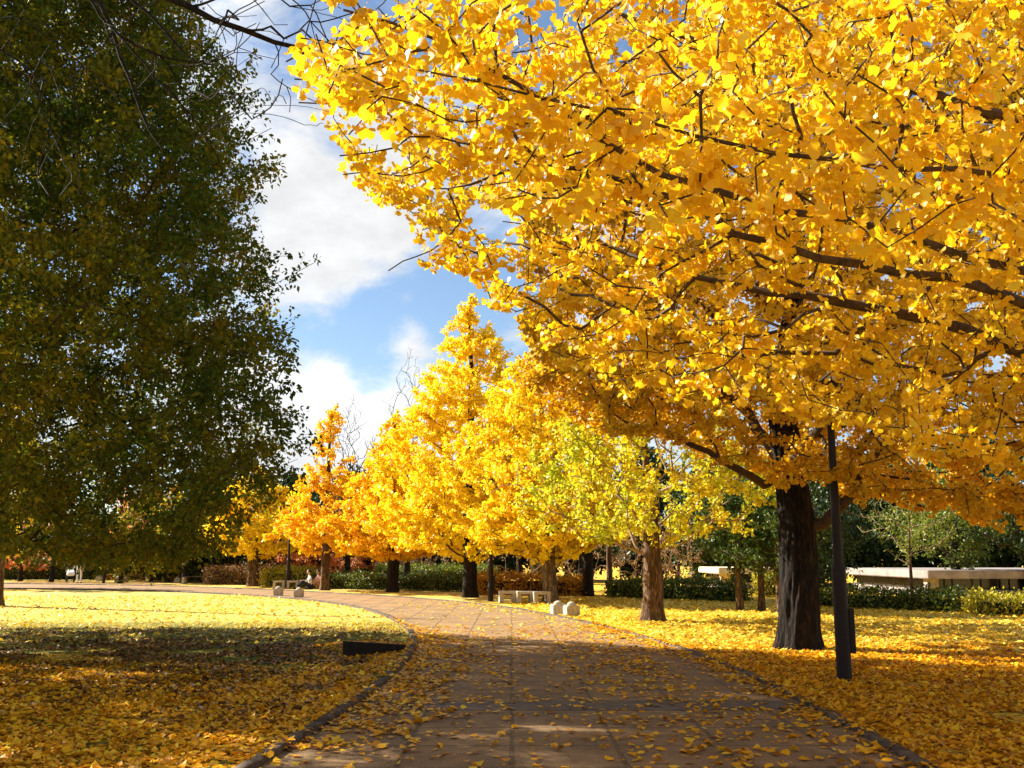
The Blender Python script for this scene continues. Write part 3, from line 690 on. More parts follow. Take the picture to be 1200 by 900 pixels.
def bare_overhang():
    base = np.array([-6.6, 5.6, 0.]); root = thing('bare_tree', 'leafless tree whose dark bare twigs hang down at the top left', 'tree', base)
    trunk = [(0, 0, 0), (.05, 0, 2), (.2, 0, 4.5), (.4, 0, 6.5), (.5, 0, 8.5)]; tr = [.24, .2, .15, .1, .03]
    sk = Skel(); ids = sk.chain(trunk, tr)
    def limb(start, pts, r0, r1):
        full = np.array([np.array(trunk[start])+base]+[np.array(q) for q in pts]); d = np.concatenate([[0], np.cumsum(np.linalg.norm(np.diff(full, axis=0), axis=1))])
        s = np.arange(.2, d[-1], .2); q = np.stack([np.interp(s, d, full[:, i]) for i in range(3)], 1); q += rng.normal(size=q.shape)*.012
        sk.chain(q-base, np.linspace(r0, r1, len(q)), ids[start])
    limb(2, [P(60, -160, 6), P(130, -50, 6), P(190, -5, 6), P(235, 15, 6), P(270, 32, 6), P(330, 48, 6.1), P(400, 56, 6.2), P(450, 52, 6.3)], .07, .010)
    limb(2, [P(20, -120, 6.6), P(80, -30, 6.6), P(125, 20, 6.6), P(150, 90, 6.6), P(172, 150, 6.6), P(205, 200, 6.6)], .05, .006)
    limb(3, [P(60, -100, 7.2), P(160, 0, 7.2), P(215, 60, 7.2), P(265, 100, 7.2)], .04, .006)
    att = []
    for _ in range(300):
        u = rng.random()
        if u < .6: a, b = rng.uniform(250, 470), rng.uniform(-60, 150)
        else: a, b = rng.uniform(0, 280), rng.uniform(-100, 230)
        if b > 100 and a > 380: continue
        att.append(P(a, b, rng.uniform(5.3, 7.4)))
    for _ in range(160): att.append(base+[rng.uniform(-3, 3), rng.uniform(-2, 3), rng.uniform(5, 9.5)])
    att = np.array(att)
    sk.grow(att-base, up=.1, step=.12, kink=.05, wob=.05, sag=.0, pathw=.4, minz=1.9); sk.radii(.0032, .42)
    trunk_mesh('trunk', trunk, tr, M_barkD, root, seed=5, sides=32, rings=40); sk.tube('branches', M_barkD, root, set(ids))
bare_overhang()

# generic tree with a crown profile -------------------------------------------------
def tree(name, label, base, H, prof, mat, natt, rate, size, T=T_SMALL, th=1., bark=M_barkD, twig=M_barkT, tr=.25, clear=1.8, lean=0., group=None, m=(3, 5),
         jit=.05, up=.5, seed=1, droop=.3, tip=.010, lowlimbs=0, inner=.02, kink=.10, pw=.10, step=.6, sag=.0, sides=28, flare=.2, rmax=.03, gapn=None):
    base = np.array([base[0], base[1], 0.]); root = thing(name, label, 'tree', base, group)
    zz = np.array([0, .25, .5, .75, .93, 1])*H; wob = rng.normal(size=(6, 2))*.05*np.arange(6)[:, None]*.5
    zz = zz*th; trunk = np.c_[wob[:, 0]+lean*zz, wob[:, 1], zz]; rad = tr*np.array([1, .86, .56, .26, .09, .03])
    sk = Skel()
    dz = np.linspace(0, 1, 16); tp = np.stack([np.interp(dz*H*th, zz, trunk[:, i]) for i in range(3)], 1); trr = np.interp(dz*H*th, zz, rad)
    ids = sk.chain(tp, trr)
    if natt:
        N = natt*4; hz = rng.uniform(clear*.8, H, N); ph = np.array(prof); rm = np.interp(hz/H, ph[:, 0], ph[:, 1]); rmx = ph[:, 1].max()
        k = rng.random(N) < (rm/rmx)**1.3+.04; hz, rm = hz[k], rm[k]; th = rng.random(len(hz))*6.283
        r = rm*np.sqrt(rng.uniform(inner, 1, len(hz)))*(1+.26*np.array([mn.noise(Vector((math.cos(a)*2, math.sin(a)*2, h*.8+seed))) for a, h in zip(th, hz)])*2)
        q = np.c_[r*np.cos(th)+lean*hz, r*np.sin(th), hz][:natt]
        sk.grow(q, up=up, step=step, kink=kink, wob=.08, sag=sag, pathw=pw, minz=clear*.75); sk.radii(tip, .40)
    trunk_mesh('trunk', trunk, rad, bark, root, sides, 60, tr*.09, flare, seed, 5); sk.tube('branches', twig, root, set(ids))
    if mat is not None:
        keep = None
        if gapn is not None:
            keep = lambda p: np.array([mn.noise(Vector((a*.8, b*.8, c*.8+seed))) for a, b, c in p]) > gapn
        ginkgo_leaves(sk, root, mat, rate, rmax, size, T, m, keep, droop=droop, jit=jit, pet=.6, sizej=.25, zmin=clear*.8)
    return root
CONE = [(0, 0), (.13, .6), (.17, 3.0), (.24, 3.7), (.4, 3.4), (.6, 2.5), (.8, 1.45), (.93, .7), (1, .15)]
ROUND = [(0, 0), (.18, 1.2), (.3, 3.2), (.5, 4.0), (.7, 3.4), (.88, 2.0), (1, .4)]
def sc(p, k): return [(a, b*k) for a, b in p]
AV = 'ginkgo trees lining the far side of the path'
tree('ginkgo_tree', 'tall pyramid shaped bright yellow ginkgo behind the bend of the path', (-1.66, 40.3), 12.3, sc(CONE, 1.2), M_pyr, 1500, 34, .088, tr=.27, clear=1.7, group=AV, seed=2, gapn=-.42)
tree('ginkgo_tree', 'yellow ginkgo with pale lit trunk right behind the concrete seats', (1.35, 35.9), 9.9, [(0, 0), (.15, .8), (.22, 3.0), (.4, 3.6), (.7, 2.5), (.9, 1.1), (1, .2)], M_pyr, 1300, 34, .082, bark=M_barkL, tr=.25, clear=1.8, group=AV, seed=3, lean=-.03, gapn=-.42)
tree('ginkgo_tree', 'lime and yellow ginkgo with reddish brown trunk and long bare low branches', (3.53, 25.6), 7.0, [(0, 0), (.26, .6), (.33, 3.2), (.5, 3.7), (.75, 2.7), (.9, 1.5), (1, .3)], M_lime, 760, 20, .072, th=.8, bark=M_barkM, twig=M_barkTL, tr=.26, clear=2.0, group=AV, seed=4, gapn=-.22)
tree('ginkgo_tree', 'orange ginkgo with dark trunk in front of the clipped green hedge', (-5.41, 46.1), 8.3, [(0, 0), (.18, .8), (.25, 3.2), (.4, 3.2), (.6, 2.2), (.8, 1.2), (1, .2)], M_ora, 620, 30, .10, bark=M_barkD, tr=.26, clear=1.9, group=AV, seed=5)
tree('ginkgo_tree', 'slim orange yellow ginkgo with narrow pointed top and sparse crown', (-8.93, 48.4), 9.0, [(0, 0), (.2, .8), (.28, 2.9), (.42, 2.4), (.6, 1.3), (.8, .9), (.93, .6), (1, .15)], M_ora, 500, 26, .10, bark=M_barkM, tr=.21, clear=2.1, group=AV, seed=6, gapn=-.3)
tree('ginkgo_tree', 'low spreading clear yellow ginkgo nearest the dark tree\'s edge', (-14.1, 55.2), 6.6, [(0, 0), (.25, .8), (.34, 3.4), (.55, 3.2), (.8, 1.8), (1, .2)], M_pyr, 560, 30, .105, bark=M_barkM, tr=.30, clear=1.9, group=AV, seed=7)
# bare tops behind
BARE = 'bare trees rising behind the yellow ginkgos'
tree('bare_tree', 'leafless tree with upright fine twigs behind the slim orange ginkgo', (-8.6, 53), 10.2, [(0, 0), (.3, .8), (.5, 2.0), (.8, 1.5), (1, .3)], None, 520, 0, 0, pw=.5, kink=.05, step=.4, twig=M_barkT, tr=.16, clear=2.4, group=BARE, up=1.0, tip=.010, th=.7, seed=11)
tree('bare_tree', 'leafless tree showing its top just left of the tall yellow pyramid', (-5.4, 52), 12.6, [(0, 0), (.3, .8), (.5, 2.3), (.8, 1.3), (1, .2)], None, 520, 0, 0, pw=.5, kink=.05, step=.4, twig=M_barkT, tr=.18, clear=2.4, group=BARE, up=1.0, tip=.010, th=.7, seed=12)
tree('bare_tree', 'tall tree at the left edge casting a line of shadow over the lawn', (-16.95, 33.2), 12.5, [(0, 0), (.7, .4), (.8, 1.8), (.9, 1.5), (1, .3)], None, 120, 0, 0, twig=M_barkT, bark=M_barkM, tr=.30, clear=8.8, up=1.0, th=.85, tip=.008, seed=13)

# pines
PG = 'small pines standing behind the thick dark trunk'
PP = [(0, 0), (.25, .3), (.36, 1.5), (.6, 1.8), (.85, 1.3), (1, .4)]
for (px, by, H, k, lab) in [(868, 716, 4.3, 1.0, 'leftmost pine of the small group, with a low forked stem'), (893, 716, 4.6, .9, 'middle pine of the small group beside the thick dark trunk'),
                            (914, 719, 4.2, .85, 'pine half hidden behind the left edge of the thick dark trunk')]:
    b = G(px, by); tree('pine_tree', lab, b, H, sc(PP, k), M_pine, 170, 16, .11, T=T_OVAL, bark=M_barkM, tr=.10, clear=1.3, group=PG, m=(4, 7), jit=.10, seed=px, droop=-.2, tip=.012, sides=16)
b = G(1000, 712); tree('conifer_tree', 'dark rounded conifer right behind the brown lamp post', (b[0]-.2, b[1]+3), 5.4, [(0, 0), (.12, .8), (.25, 1.7), (.6, 1.8), (.85, 1.2), (1, .3)], M_ever, 300, 15, .13, T=T_OVAL, tr=.16, clear=.6, m=(4, 7), jit=.14, seed=40, tip=.012, sides=14)
b = G(1070, 714); tree('young_tree', 'thin young tree with sparse yellow green leaves in front of the dark hedge', b, 4.8, [(0, 0), (.3, .4), (.45, 1.4), (.75, 1.5), (1, .4)], M_bush, 130, 6, .085, T=T_OVAL, bark=M_barkM, twig=M_barkTL, th=.75, tr=.06, clear=1.5, seed=41, tip=.009, sides=12)
for (px, Y, H, k, lab) in [(1120, 42, 6.2, 1.0, 'sunlit yellow green broadleaf tree at the right behind the long dark hedge'), (1215, 39, 6.5, 1.0, 'broadleaf tree at the right edge whose low crown shades the pale building')]:
    x = P(px, 660, Y)[0]
    tree('broadleaf_tree', lab, (x, Y), H, [(0, 0), (.25, .8), (.36, 2.3), (.6, 2.7), (.85, 1.8), (1, .4)], M_bush if px < 1200 else M_ever, 300, 14, .13, T=T_OVAL, tr=.2, clear=1.5, m=(4, 6), jit=.12, seed=px, tip=.012, sides=14)

# background row: three evergreen meshes, copied
BG = 'evergreen trees forming the dark belt behind the hedges'
def rootmesh(i, H, mat, **k): return tree('evergreen_tree', 'x', (0, 0), H, [(0, 0), (.06, 1.6), (.2, 2.8), (.5, 3.1), (.8, 2.1), (1, .5)], mat, 380, 22, .24, T=T_OVAL, tr=.22, clear=.8, m=(4, 7), jit=.2, seed=60+i, tip=.018, sides=12, **k)
protos = [rootmesh(0, 7.5, M_ever), rootmesh(1, 6.2, M_ever), rootmesh(2, 8.4, M_ever)]
bgs = []
spots = [(x, 66+random.uniform(-3, 4)) for x in np.concatenate([np.arange(-56, 12, 4.6), np.arange(12, 50, 3.2)])]
left_names = ['dark evergreen', 'rounded evergreen', 'tall evergreen']
for i, (x, y) in enumerate(spots):
    if x > 9: y -= 9
    k = i % 3; px = 600+F*x/y
    where = ('behind the dark olive tree at left' if px < 340 else 'behind the clipped green hedge' if px < 560 else 'behind the orange hedge and concrete seats' if px < 720
             else 'behind the low green hedge' if px < 870 else 'behind the thick dark trunk' if px < 1040 else 'behind the pale building at the right')
    lab = left_names[k]+' '+where
    if x < -9 and random.random() < .35: continue
    if i < 3: r = protos[k]; r.location = (x, y, 0); r['label'] = lab; r['group'] = BG
    else: r = dup(protos[k], (x, y, 0), lab, BG, rz=random.uniform(0, 6.28), scale=random.uniform(.85, 1.15))
    bgs.append(r)
for j in range(3):
    if protos[j] not in bgs: protos[j].location = (-70-5*j, 66, 0); protos[j]['label'] = left_names[j]+' beyond the left end of the far belt'; protos[j]['group'] = BG
# number neighbours apart by what they stand beside: order along the belt inside each stretch
from collections import defaultdict
def uniq(objs, ordn=('first', 'second', 'third', 'fourth', 'fifth', 'sixth', 'seventh', 'eighth', 'ninth', 'tenth')):
    g = defaultdict(list)
    for o in objs: g[o['label']].append(o)
    for lab, os_ in g.items():
        if len(os_) > 1:
            for n, o in enumerate(sorted(os_, key=lambda o: o.location.x/o.location.y)): o['label'] = ordn[n]+' from left, '+lab
uniq(bgs)

# rust and brown trees
MG = 'rust coloured maples beyond the path'
mp0 = tree('maple_tree', 'rust and salmon coloured maple between the two orange ginkgos', (-9.9, 58), 4.6, [(0, 0), (.15, 1.2), (.35, 2.6), (.65, 2.5), (1, .4)], M_maple, 240, 11, .14, T=T_OVAL, tr=.12, clear=.9, group=MG, seed=80, tip=.012, sides=12)
dup(mp0, (-13.2, 60, 0), 'deep rust maple behind the low spreading yellow ginkgo', MG, 1.3, .9)
dup(mp0, (-22.5, 66, 0), 'salmon pink maple glimpsed under the dark tree by the benches', MG, 2.3, 1.15)
dup(mp0, (-32, 66, 0), 'rust maple glimpsed through the dark boughs at the far left', MG, 4.3, 1.1)
dup(mp0, (-7.2, 61, 0), 'faded maple just left of the dark trunk before the green hedge', MG, 3.3, .95)
BB = 'brown half bare shrubs behind the hedges'
br0 = tree('brown_shrub', 'brown half bare shrub right of the tall pyramid ginkgo\'s trunk', (.4, 47), 4.4, [(0, 0), (.1, .8), (.4, 2.3), (.7, 2.2), (1, .8)], M_brown, 220, 3.5, .11, T=T_OVAL, twig=M_barkTL, tr=.10, clear=.6, group=BB, seed=90, tip=.012, up=1.2, sides=10); br0['category'] = 'shrub'
for x, y, lab, s in [(3.2, 48, 'brown half bare shrub behind the orange hedge', 1.0), (-3.4, 54, 'brown half bare shrub behind the two tiered green hedge', .95), (5.6, 45, 'twiggy brown shrub just right of the pale lit trunk', .8), (-6.2, 55, 'pinkish brown shrub left of the dark trunk', .8), (8.5, 52, 'twiggy shrub behind the reddish brown trunk', .9)]:
    dup(br0, (x, y, 0), lab, BB, x, s)
# slim trunks behind the pale trunk
tree('broadleaf_tree', 'dark multi stemmed tree between the pale trunk and the reddish trunk', (3.1, 41.5), 7.5, [(0, 0), (.3, .5), (.45, 2.0), (.8, 1.8), (1, .4)], M_main, 180, 8, .12, tr=.22, clear=2.6, seed=95, tip=.012, sides=16)
tree('broadleaf_tree', 'slim reddish stemmed tree just right of the multi stemmed dark tree', (4.1, 42.5), 7.0, [(0, 0), (.35, .4), (.5, 1.4), (.8, 1.4), (1, .3)], M_main, 120, 8, .12, bark=M_barkM, tr=.13, clear=2.8, seed=96, tip=.012, sides=16)
# trees off to the left of the frame and far left, whose shadows cross the lawn
tree('ginkgo_tree', 'yellow ginkgo standing far left, seen only in gaps of the dark tree', (-27, 52), 9, sc(ROUND, .8), M_pyr, 300, 9, .15, tr=.25, clear=2.0, seed=97, group=AV)

# ------------------------------------------------------------------ hedges: a leafy skin around a clipped box
def hedge(label, a, b, w, h, mat, size=.095, dens=520, group=None, cut=.09):
    a, b = np.array(a, float), np.array(b, float); Ln = np.linalg.norm(b-a); ctr = (a+b)/2; ang = math.atan2(b[1]-a[1], b[0]-a[0])
    root = thing('hedge', label, 'hedge', (*ctr, 0), group, ang)
    bm = bmesh.new(); box(bm, (0, 0, h*.44), (Ln-.3, w-.3, h*.88-.1)); core = bm_obj('inner_twigs', bm, M_hedgecore, root)
    area = [('t', Ln*w), ('f', Ln*h), ('k', Ln*h*.5), ('e', w*h*2)]; pts = []; nr = []
    for s, A in area:
        n = int(A*dens); u = rng.random(n)-.5; v = rng.random(n)
        if s == 't': p = np.c_[u*Ln, (v-.5)*w, np.full(n, h)]; q = (0, 0, 1)
        elif s == 'f': p = np.c_[u*Ln, np.full(n, -w/2), v*h]; q = (0, -1, 0)
        elif s == 'k': p = np.c_[u*Ln, np.full(n, w/2), v*h]; q = (0, 1, 0)
        else: p = np.c_[np.sign(u)*Ln/2, (rng.random(n)-.5)*w, v*h]; q = (0, 0, 0)
        pts.append(p); nr.append(np.tile(q, (n, 1)))
    p = np.concatenate(pts); nr = np.concatenate(nr)
    bumpy = np.array([mn.noise(Vector((x*1.2+a[0], y*1.2, z*1.5))) for x, y, z in p])[:, None]*.22
    p = p+nr*bumpy+rng.normal(size=p.shape)*cut
    p[:, 2] = np.maximum(p[:, 2], .03)
    leaves_mesh('foliage', T_OVAL, p, rand_dirs(len(p), (0, 0, .4))+nr*.6, rand_dirs(len(p), (0, 0, .3))+nr*.8, size*(1+.25*rng.normal(size=len(p))).clip(.4, 1.7), mat, root)
    return root
HG = 'clipped hedges along the edge of the park'
hedge('dark green clipped hedge between the slim ginkgo and the dark trunk', (-10.0, 51.8), (-5.9, 49.4), 1.0, .62, M_hedge, group=HG)
hedge('green clipped hedge with sunny yellow top left of the pyramid ginkgo', (-5.6, 49.2), (-1.9, 46.6), 1.0, .62, M_hedge, group=HG)
hedge('second taller tier of hedge rising behind the green clipped hedge', (-7.0, 54.0), (-1.0, 52), 1.4, .98, M_bush, group=HG)
hedge('short bright yellow green hedge behind the two seated people', (-13.0, 54.0), (-10.3, 52.6), 1.0, .85, M_hedgeY, group=HG)
hedge('tan brown hedge behind the low spreading yellow ginkgo', (-17.6, 59.0), (-13.4, 57.5), 1.1, .9, M_brown, group=HG)
hedge('orange leaved hedge behind the lamp post and concrete seats', (-1.4, 43.4), (1.45, 42.6), 1.0, .72, M_hedgeO, group=HG)
hedge('shorter orange hedge partly hidden by the pale lit trunk', (1.75, 42.4), (3.1, 42.0), 1.0, .66, M_hedgeO, group=HG)
hedge('low green hedge either side of the reddish brown trunk', (4.1, 40.4), (8.3, 36.6), 1.3, .60, M_hedge, group=HG)
hedge('long dark hedge running right from behind the brown lamp post', (10.2, 33.2), (13.1, 29.8), 1.1, .48, M_hedge, group=HG)
hedge('yellow green hedge at the right edge of the lawn', (12.9, 28.6), (17.6, 26.2), 1.2, .46, M_hedgeY, group=HG)
hedge('bright green shrub hedge glimpsed left of the thick dark trunk', (10.0, 41.5), (12.4, 41), 1.2, .8, M_hedgeY, group=HG)
hedge('dark green hedge far left behind the standing person', (-42, 69), (-27.5, 69), 1.2, 1.3, M_hedge, dens=160, size=.12, group=HG)
hedge('sunny yellow bank of shrubs above the far left hedge', (-44, 72.5), (-22, 72.5), 1.5, 2.0, M_hedgeY, dens=120, size=.14, group=HG)
hedge('orange hedge glimpsed under the dark tree behind the far benches', (-27, 68.5), (-17.4, 63.5), 1.2, 1.5, M_hedgeO, dens=160, size=.12, group=HG)

# ------------------------------------------------------------------ lamp posts
def lamp_post(label, x, y, H=3.9, big=True, group=None):
    t = thing('lamp_post', label, 'lamp post', (x, y, 0), group)
    bm = bmesh.new(); cyl(bm, (0, 0, 0), (0, 0, .02), .15, .15, 20); cyl(bm, (0, 0, .0), (0, 0, 1.44), .098, .092, 24); cyl(bm, (0, 0, 1.44), (0, 0, 1.49), .100, .078, 24)
    bm_obj('lower_post', bm, M_metal, t, smooth=False)
    bm = bmesh.new(); cyl(bm, (0, 0, 1.48), (0, 0, H), .066, .040, 20); bm_obj('pole', bm, M_metal, t)
    bm = bmesh.new(); box(bm, (.125, .02, .63), (.075, .13, .58)); bm_obj('control_box', bm, M_metal, t, bevel=.008)
    bm = bmesh.new(); cyl(bm, (0, 0, H), (0, 0, H+.08), .12, .15, 20); cyl(bm, (0, 0, H+.42), (0, 0, H+.52), .22, .05, 20)
    for k in range(4): cyl(bm, (.13*math.cos(k*1.571), .13*math.sin(k*1.571), H+.06), (.15*math.cos(k*1.571), .15*math.sin(k*1.571), H+.44), .008, .008, 6)
    head = bm_obj('lamp_head', bm, M_metal, t)
    bm = bmesh.new(); cyl(bm, (0, 0, H+.082), (0, 0, H+.415), .115, .135, 20); bm_obj('glass_shade', bm, M_white, head)
    return t
LG = 'dark steel lamp posts along the path'
b = G(990, 797); lp = lamp_post('thick brown steel lamp post with side box in front of the dark ridged trunk', b[0], b[1], group=LG)
dup(lp, (-.77, 36.6, 0), 'slim brown lamp post between the pyramid ginkgo and the concrete seats', LG)
dup(lp, (-11.24, 50.9, 0), 'lamp post standing beside the far pair of stone bollards', LG)
for px, y, lab in [(121, 684, 'lamp post at the far left just right of the standing person'), (247, 684, 'lamp post right of the far wooden bench under the dark boughs')]:
    b = G(px, y); dup(lp, (b[0], b[1], 0), lab, LG, scale=.9)

# ------------------------------------------------------------------ stone bollards, seats, benches
def bollard(label, x, y, rz=.25, group='square stone bollards'):
    t = thing('stone_bollard', label, 'bollard', (x, y, 0), group, rz)
    bm = bmesh.new(); box(bm, (0, 0, .145), (.37, .37, .29)); bm_obj('block', bm, M_conc, t, bevel=.025)
    bm = bmesh.new(); r = bmesh.ops.create_uvsphere(bm, u_segments=20, v_segments=12, radius=.12); bmesh.ops.transform(bm, matrix=Matrix.Translation((0, 0, .295)) @ Matrix.Diagonal((1, 1, .75, 1)), verts=r['verts'])
    bm_obj('knob', bm, M_conc, t, smooth=True); return t
b = G(654, 720.5); bo = bollard('left one of two square stone bollards with round knobs beside the pale trunk', b[0], b[1])
b = G(664.5, 722); dup(bo, (b[0]+.12, b[1], 0), 'right one of two square stone bollards with round knobs beside the pale trunk', None, .3)
for px, y, lab in [(326, 698, 'left square stone bollard of the far pair at the path\'s bend'), (350, 700, 'right square stone bollard of the far pair at the path\'s bend'),
                   (116, 681, 'small pale bollard between the standing person and the first far tree'), (138, 682.5, 'small pale bollard beside the dark post far left'), (208, 683, 'pale bollard between the two far dark benches')]:
    b = G(px, y); dup(bo, (b[0], b[1], 0), lab, None, .1)
def seat(label, x, y, w=.58, rz=.12, group='concrete bench seats beside the path'):
    t = thing('concrete_seat', label, 'bench', (x, y, 0), group, rz)
    bm = bmesh.new(); box(bm, (0, 0, .36), (w, .5, .10)); bm_obj('seat_slab', bm, M_conc, t, bevel=.012)
    for s in (-1, 1):
        bm = bmesh.new(); box(bm, (s*(w/2-.07), 0, .154), (.13, .46, .31)); bm_obj('leg', bm, M_conc, t, bevel=.01)
    return t
b = G(594.5, 706.5); st = seat('leftmost of the three concrete seats beyond the path', b[0], b[1])
b = G(615, 707); dup(st, (b[0], b[1], 0), 'middle one of the three concrete seats beyond the path', None, .12)
b = G(634.5, 707.5); dup(st, (b[0], b[1], 0), 'rightmost concrete seat, partly hidden by the pale lit trunk', None, .12)
for px, y, lab in [(327, 690, 'concrete seat at the far bend behind the left bollard'), (343, 690, 'concrete seat at the far bend between lamp post and bollard')]:
    b = G(px, y); dup(st, (b[0], b[1], 0), lab, None, .1)
def bench(label, x, y, rz=0.):
    t = thing('wooden_bench', label, 'bench', (x, y, 0), 'dark benches under the trees far left', rz)
    bm = bmesh.new()
    for k in range(4): box(bm, (0, -.17+k*.115, .42), (1.7, .10, .04))
    bm_obj('seat', bm, M_wood, t, bevel=.005)
    for s in (-1, 1):
        bm = bmesh.new(); box(bm, (s*.68, 0, .198), (.16, .42, .396)); bm_obj('leg', bm, M_conc, t, bevel=.01)
    return t
b = G(160, 682.5); bn = bench('dark bench far left behind the drooping boughs', b[0], b[1])
b = G(229, 684.5); dup(bn, (b[0], b[1], 0), 'dark bench left of the far lamp post under the boughs')
# slim posts / young trees at the far left
YT = 'slim trees on the far side of the path at left'
for px, y, H, lab in [(141, 684, 5.5, 'slim dark tree trunk beside the pale bollard far left'), (173, 682, 6.0, 'slim tree directly behind the far left bench'), (196, 683, 6.0, 'slim tree between the two far benches'), (216, 684, 5.5, 'slim tree beside the right far bench'), (60, 682, 6.2, 'slim tree left of the standing person')]:
    b = G(px, y); tree('slim_tree', lab, (b[0], b[1]), H, [(0, 0), (.4, .4), (.6, 1.8), (.85, 1.5), (1, .3)], M_maple if px in (141, 60) else M_main, 90, 6, .15, tr=.14, clear=2.4, seed=px, group=YT, tip=.014, sides=12)

# ------------------------------------------------------------------ people (tiny in the distance)
def person(label, loc, joints, edges, rad, mat, parts, rz=0., head=(0, 0, 1.5), root_i=0):
    t = thing('person', label, 'person', loc, None, rz)
    me = bpy.data.meshes.new('body'); me.from_pydata([Vector(j) for j in joints], edges, []); o = bpy.data.objects.new('body', me); C.objects.link(o); o.parent = t
    m = o.modifiers.new('skin', 'SKIN')
    for i, r in enumerate(rad): me.skin_vertices[0].data[i].radius = (r, r)
    me.skin_vertices[0].data[root_i].use_root = True
    o.modifiers.new('sub', 'SUBSURF').levels = 1; o.modifiers['sub'].render_levels = 2; me.materials.append(mat)
    for nm, (c, s, mt) in parts.items():
        bm = bmesh.new(); r = bmesh.ops.create_uvsphere(bm, u_segments=20, v_segments=14, radius=1); bmesh.ops.transform(bm, matrix=Matrix.Translation(c) @ Matrix.Diagonal((*s, 1)), verts=r['verts']); bm_obj(nm, bm, mt, t, smooth=True)
    return t
def hand(t, wrist, d, down, s=1):
    """palm with five curled fingers, from the wrist along d"""
    w = Vector(wrist); d = Vector(d).normalized(); dn = Vector(down); dn = (dn-d*dn.dot(d)).normalized(); sd = d.cross(dn)*s
    J = [w, w+d*.045, w+d*.085]; Ed = [(0, 1), (1, 2)]; Rr = [.020, .024, .022]
    for k, (o, ln) in enumerate([(-.030, .060), (-.010, .072), (.010, .068), (.030, .052)]):
        a = w+d*.092+sd*o; b = a+d*ln*.55+dn*ln*.15; c = b+d*ln*.3+dn*ln*.4; n = len(J); J += [a, b, c]; Ed += [(2, n), (n, n+1), (n+1, n+2)]; Rr += [.010, .009, .007]
    n = len(J); a = w+d*.035-sd*.028; J += [a, a+d*.030-sd*.018, a+d*.052-sd*.016+dn*.012]; Ed += [(1, n), (n, n+1), (n+1, n+2)]; Rr += [.012, .010, .008]
    me = bpy.data.meshes.new('hand'); me.from_pydata(J, Ed, []); o = bpy.data.objects.new('hand', me); C.objects.link(o); o.parent = t
    o.modifiers.new('skin', 'SKIN')
    for i, q in enumerate(Rr): me.skin_vertices[0].data[i].radius = (q, q)
    me.skin_vertices[0].data[0].use_root = True; q = o.modifiers.new('sub', 'SUBSURF'); q.levels = 1; q.render_levels = 1; me.materials.append(M_skin)
def face(t, c):
    c = Vector(c); bm = bmesh.new()
    for x, y, z, sx, sy, sz in ((0, -.104, -.012, .013, .018, .022), (-.085, 0, -.01, .012, .02, .03), (.085, 0, -.01, .012, .02, .03)):
        q = bmesh.ops.create_uvsphere(bm, u_segments=10, v_segments=8, radius=1); bmesh.ops.transform(bm, matrix=Matrix.Translation(c+Vector((x, y, z))) @ Matrix.Diagonal((sx, sy, sz, 1)), verts=q['verts'])
    bm_obj('nose_and_ears', bm, M_skin, t, smooth=True)
    for x in (-.032, .032):
        bm = bmesh.new(); q = bmesh.ops.create_uvsphere(bm, u_segments=8, v_segments=6, radius=.010); bmesh.ops.transform(bm, matrix=Matrix.Translation(c+Vector((x, -.094, .012))), verts=q['verts']); bm_obj('eye', bm, M_hair, t)
    bm = bmesh.new(); box(bm, c+Vector((0, -.092, -.055)), (.045, .012, .010)); bm_obj('mouth', bm, M_pink, t, bevel=.003)
def shoe(t, c):
    bm = bmesh.new(); q = bmesh.ops.create_uvsphere(bm, u_segments=12, v_segments=8, radius=1); bmesh.ops.transform(bm, matrix=Matrix.Translation(c) @ Matrix.Diagonal((.05, .13, .05, 1)), verts=q['verts']); bm_obj('shoe', bm, M_navy, t, smooth=True)
# two-tone clothing: trousers are a second mesh following the legs
def trousers(t, joints, edges, rad, mat):
    me = bpy.data.meshes.new('trousers'); me.from_pydata([Vector(j) for j in joints], edges, []); o = bpy.data.objects.new('trousers', me); C.objects.link(o); o.parent = t
    m = o.modifiers.new('skin', 'SKIN')
    for i, r in enumerate(rad): me.skin_vertices[0].data[i].radius = (r, r)
    me.skin_vertices[0].data[0].use_root = True; s = o.modifiers.new('sub', 'SUBSURF'); s.levels = 1; s.render_levels = 2; me.materials.append(mat)
E0 = [(0, 1), (1, 2), (2, 3), (3, 4), (0, 5), (5, 6), (6, 7), (7, 8), (0, 9), (9, 10), (10, 11), (11, 12), (2, 13), (13, 14), (14, 15), (2, 16), (16, 17), (17, 18)]
STAND = [(0, 0, .92), (0, 0, 1.12), (0, 0, 1.36), (0, 0, 1.46), (0, 0, 1.52), (.09, 0, .86), (.11, -.02, .48), (.11, 0, .09), (.11, -.13, .04), (-.09, 0, .86), (-.10, .03, .48), (-.10, .06, .09), (-.10, -.07, .04),
         (.18, 0, 1.33), (.22, .02, 1.08), (.21, -.10, .86), (-.18, 0, 1.33), (-.24, -.04, 1.08), (-.28, -.22, .96)]
RS = [.13, .13, .14, .055, .05, .09, .065, .045, .04, .09, .065, .045, .04, .06, .045, .035, .06, .045, .035]
b = G(92, 683.5)
tp = person('standing person in white clothes on the far left of the distant path', (b[0], b[1], 0), STAND, E0, RS, M_white,
       {'head': ((0, -.01, 1.62), (.085, .10, .12), M_skin), 'hair': ((0, .015, 1.655), (.092, .10, .105), M_hair)}, .4)
face(tp, (0, -.01, 1.62)); hand(tp, STAND[15], (0, -.35, -1), (-1, 0, 0)); hand(tp, STAND[18], (-.1, -.9, -.3), (0, 0, -1), -1); shoe(tp, (.11, -.07, .05)); shoe(tp, (-.10, 0, .05))
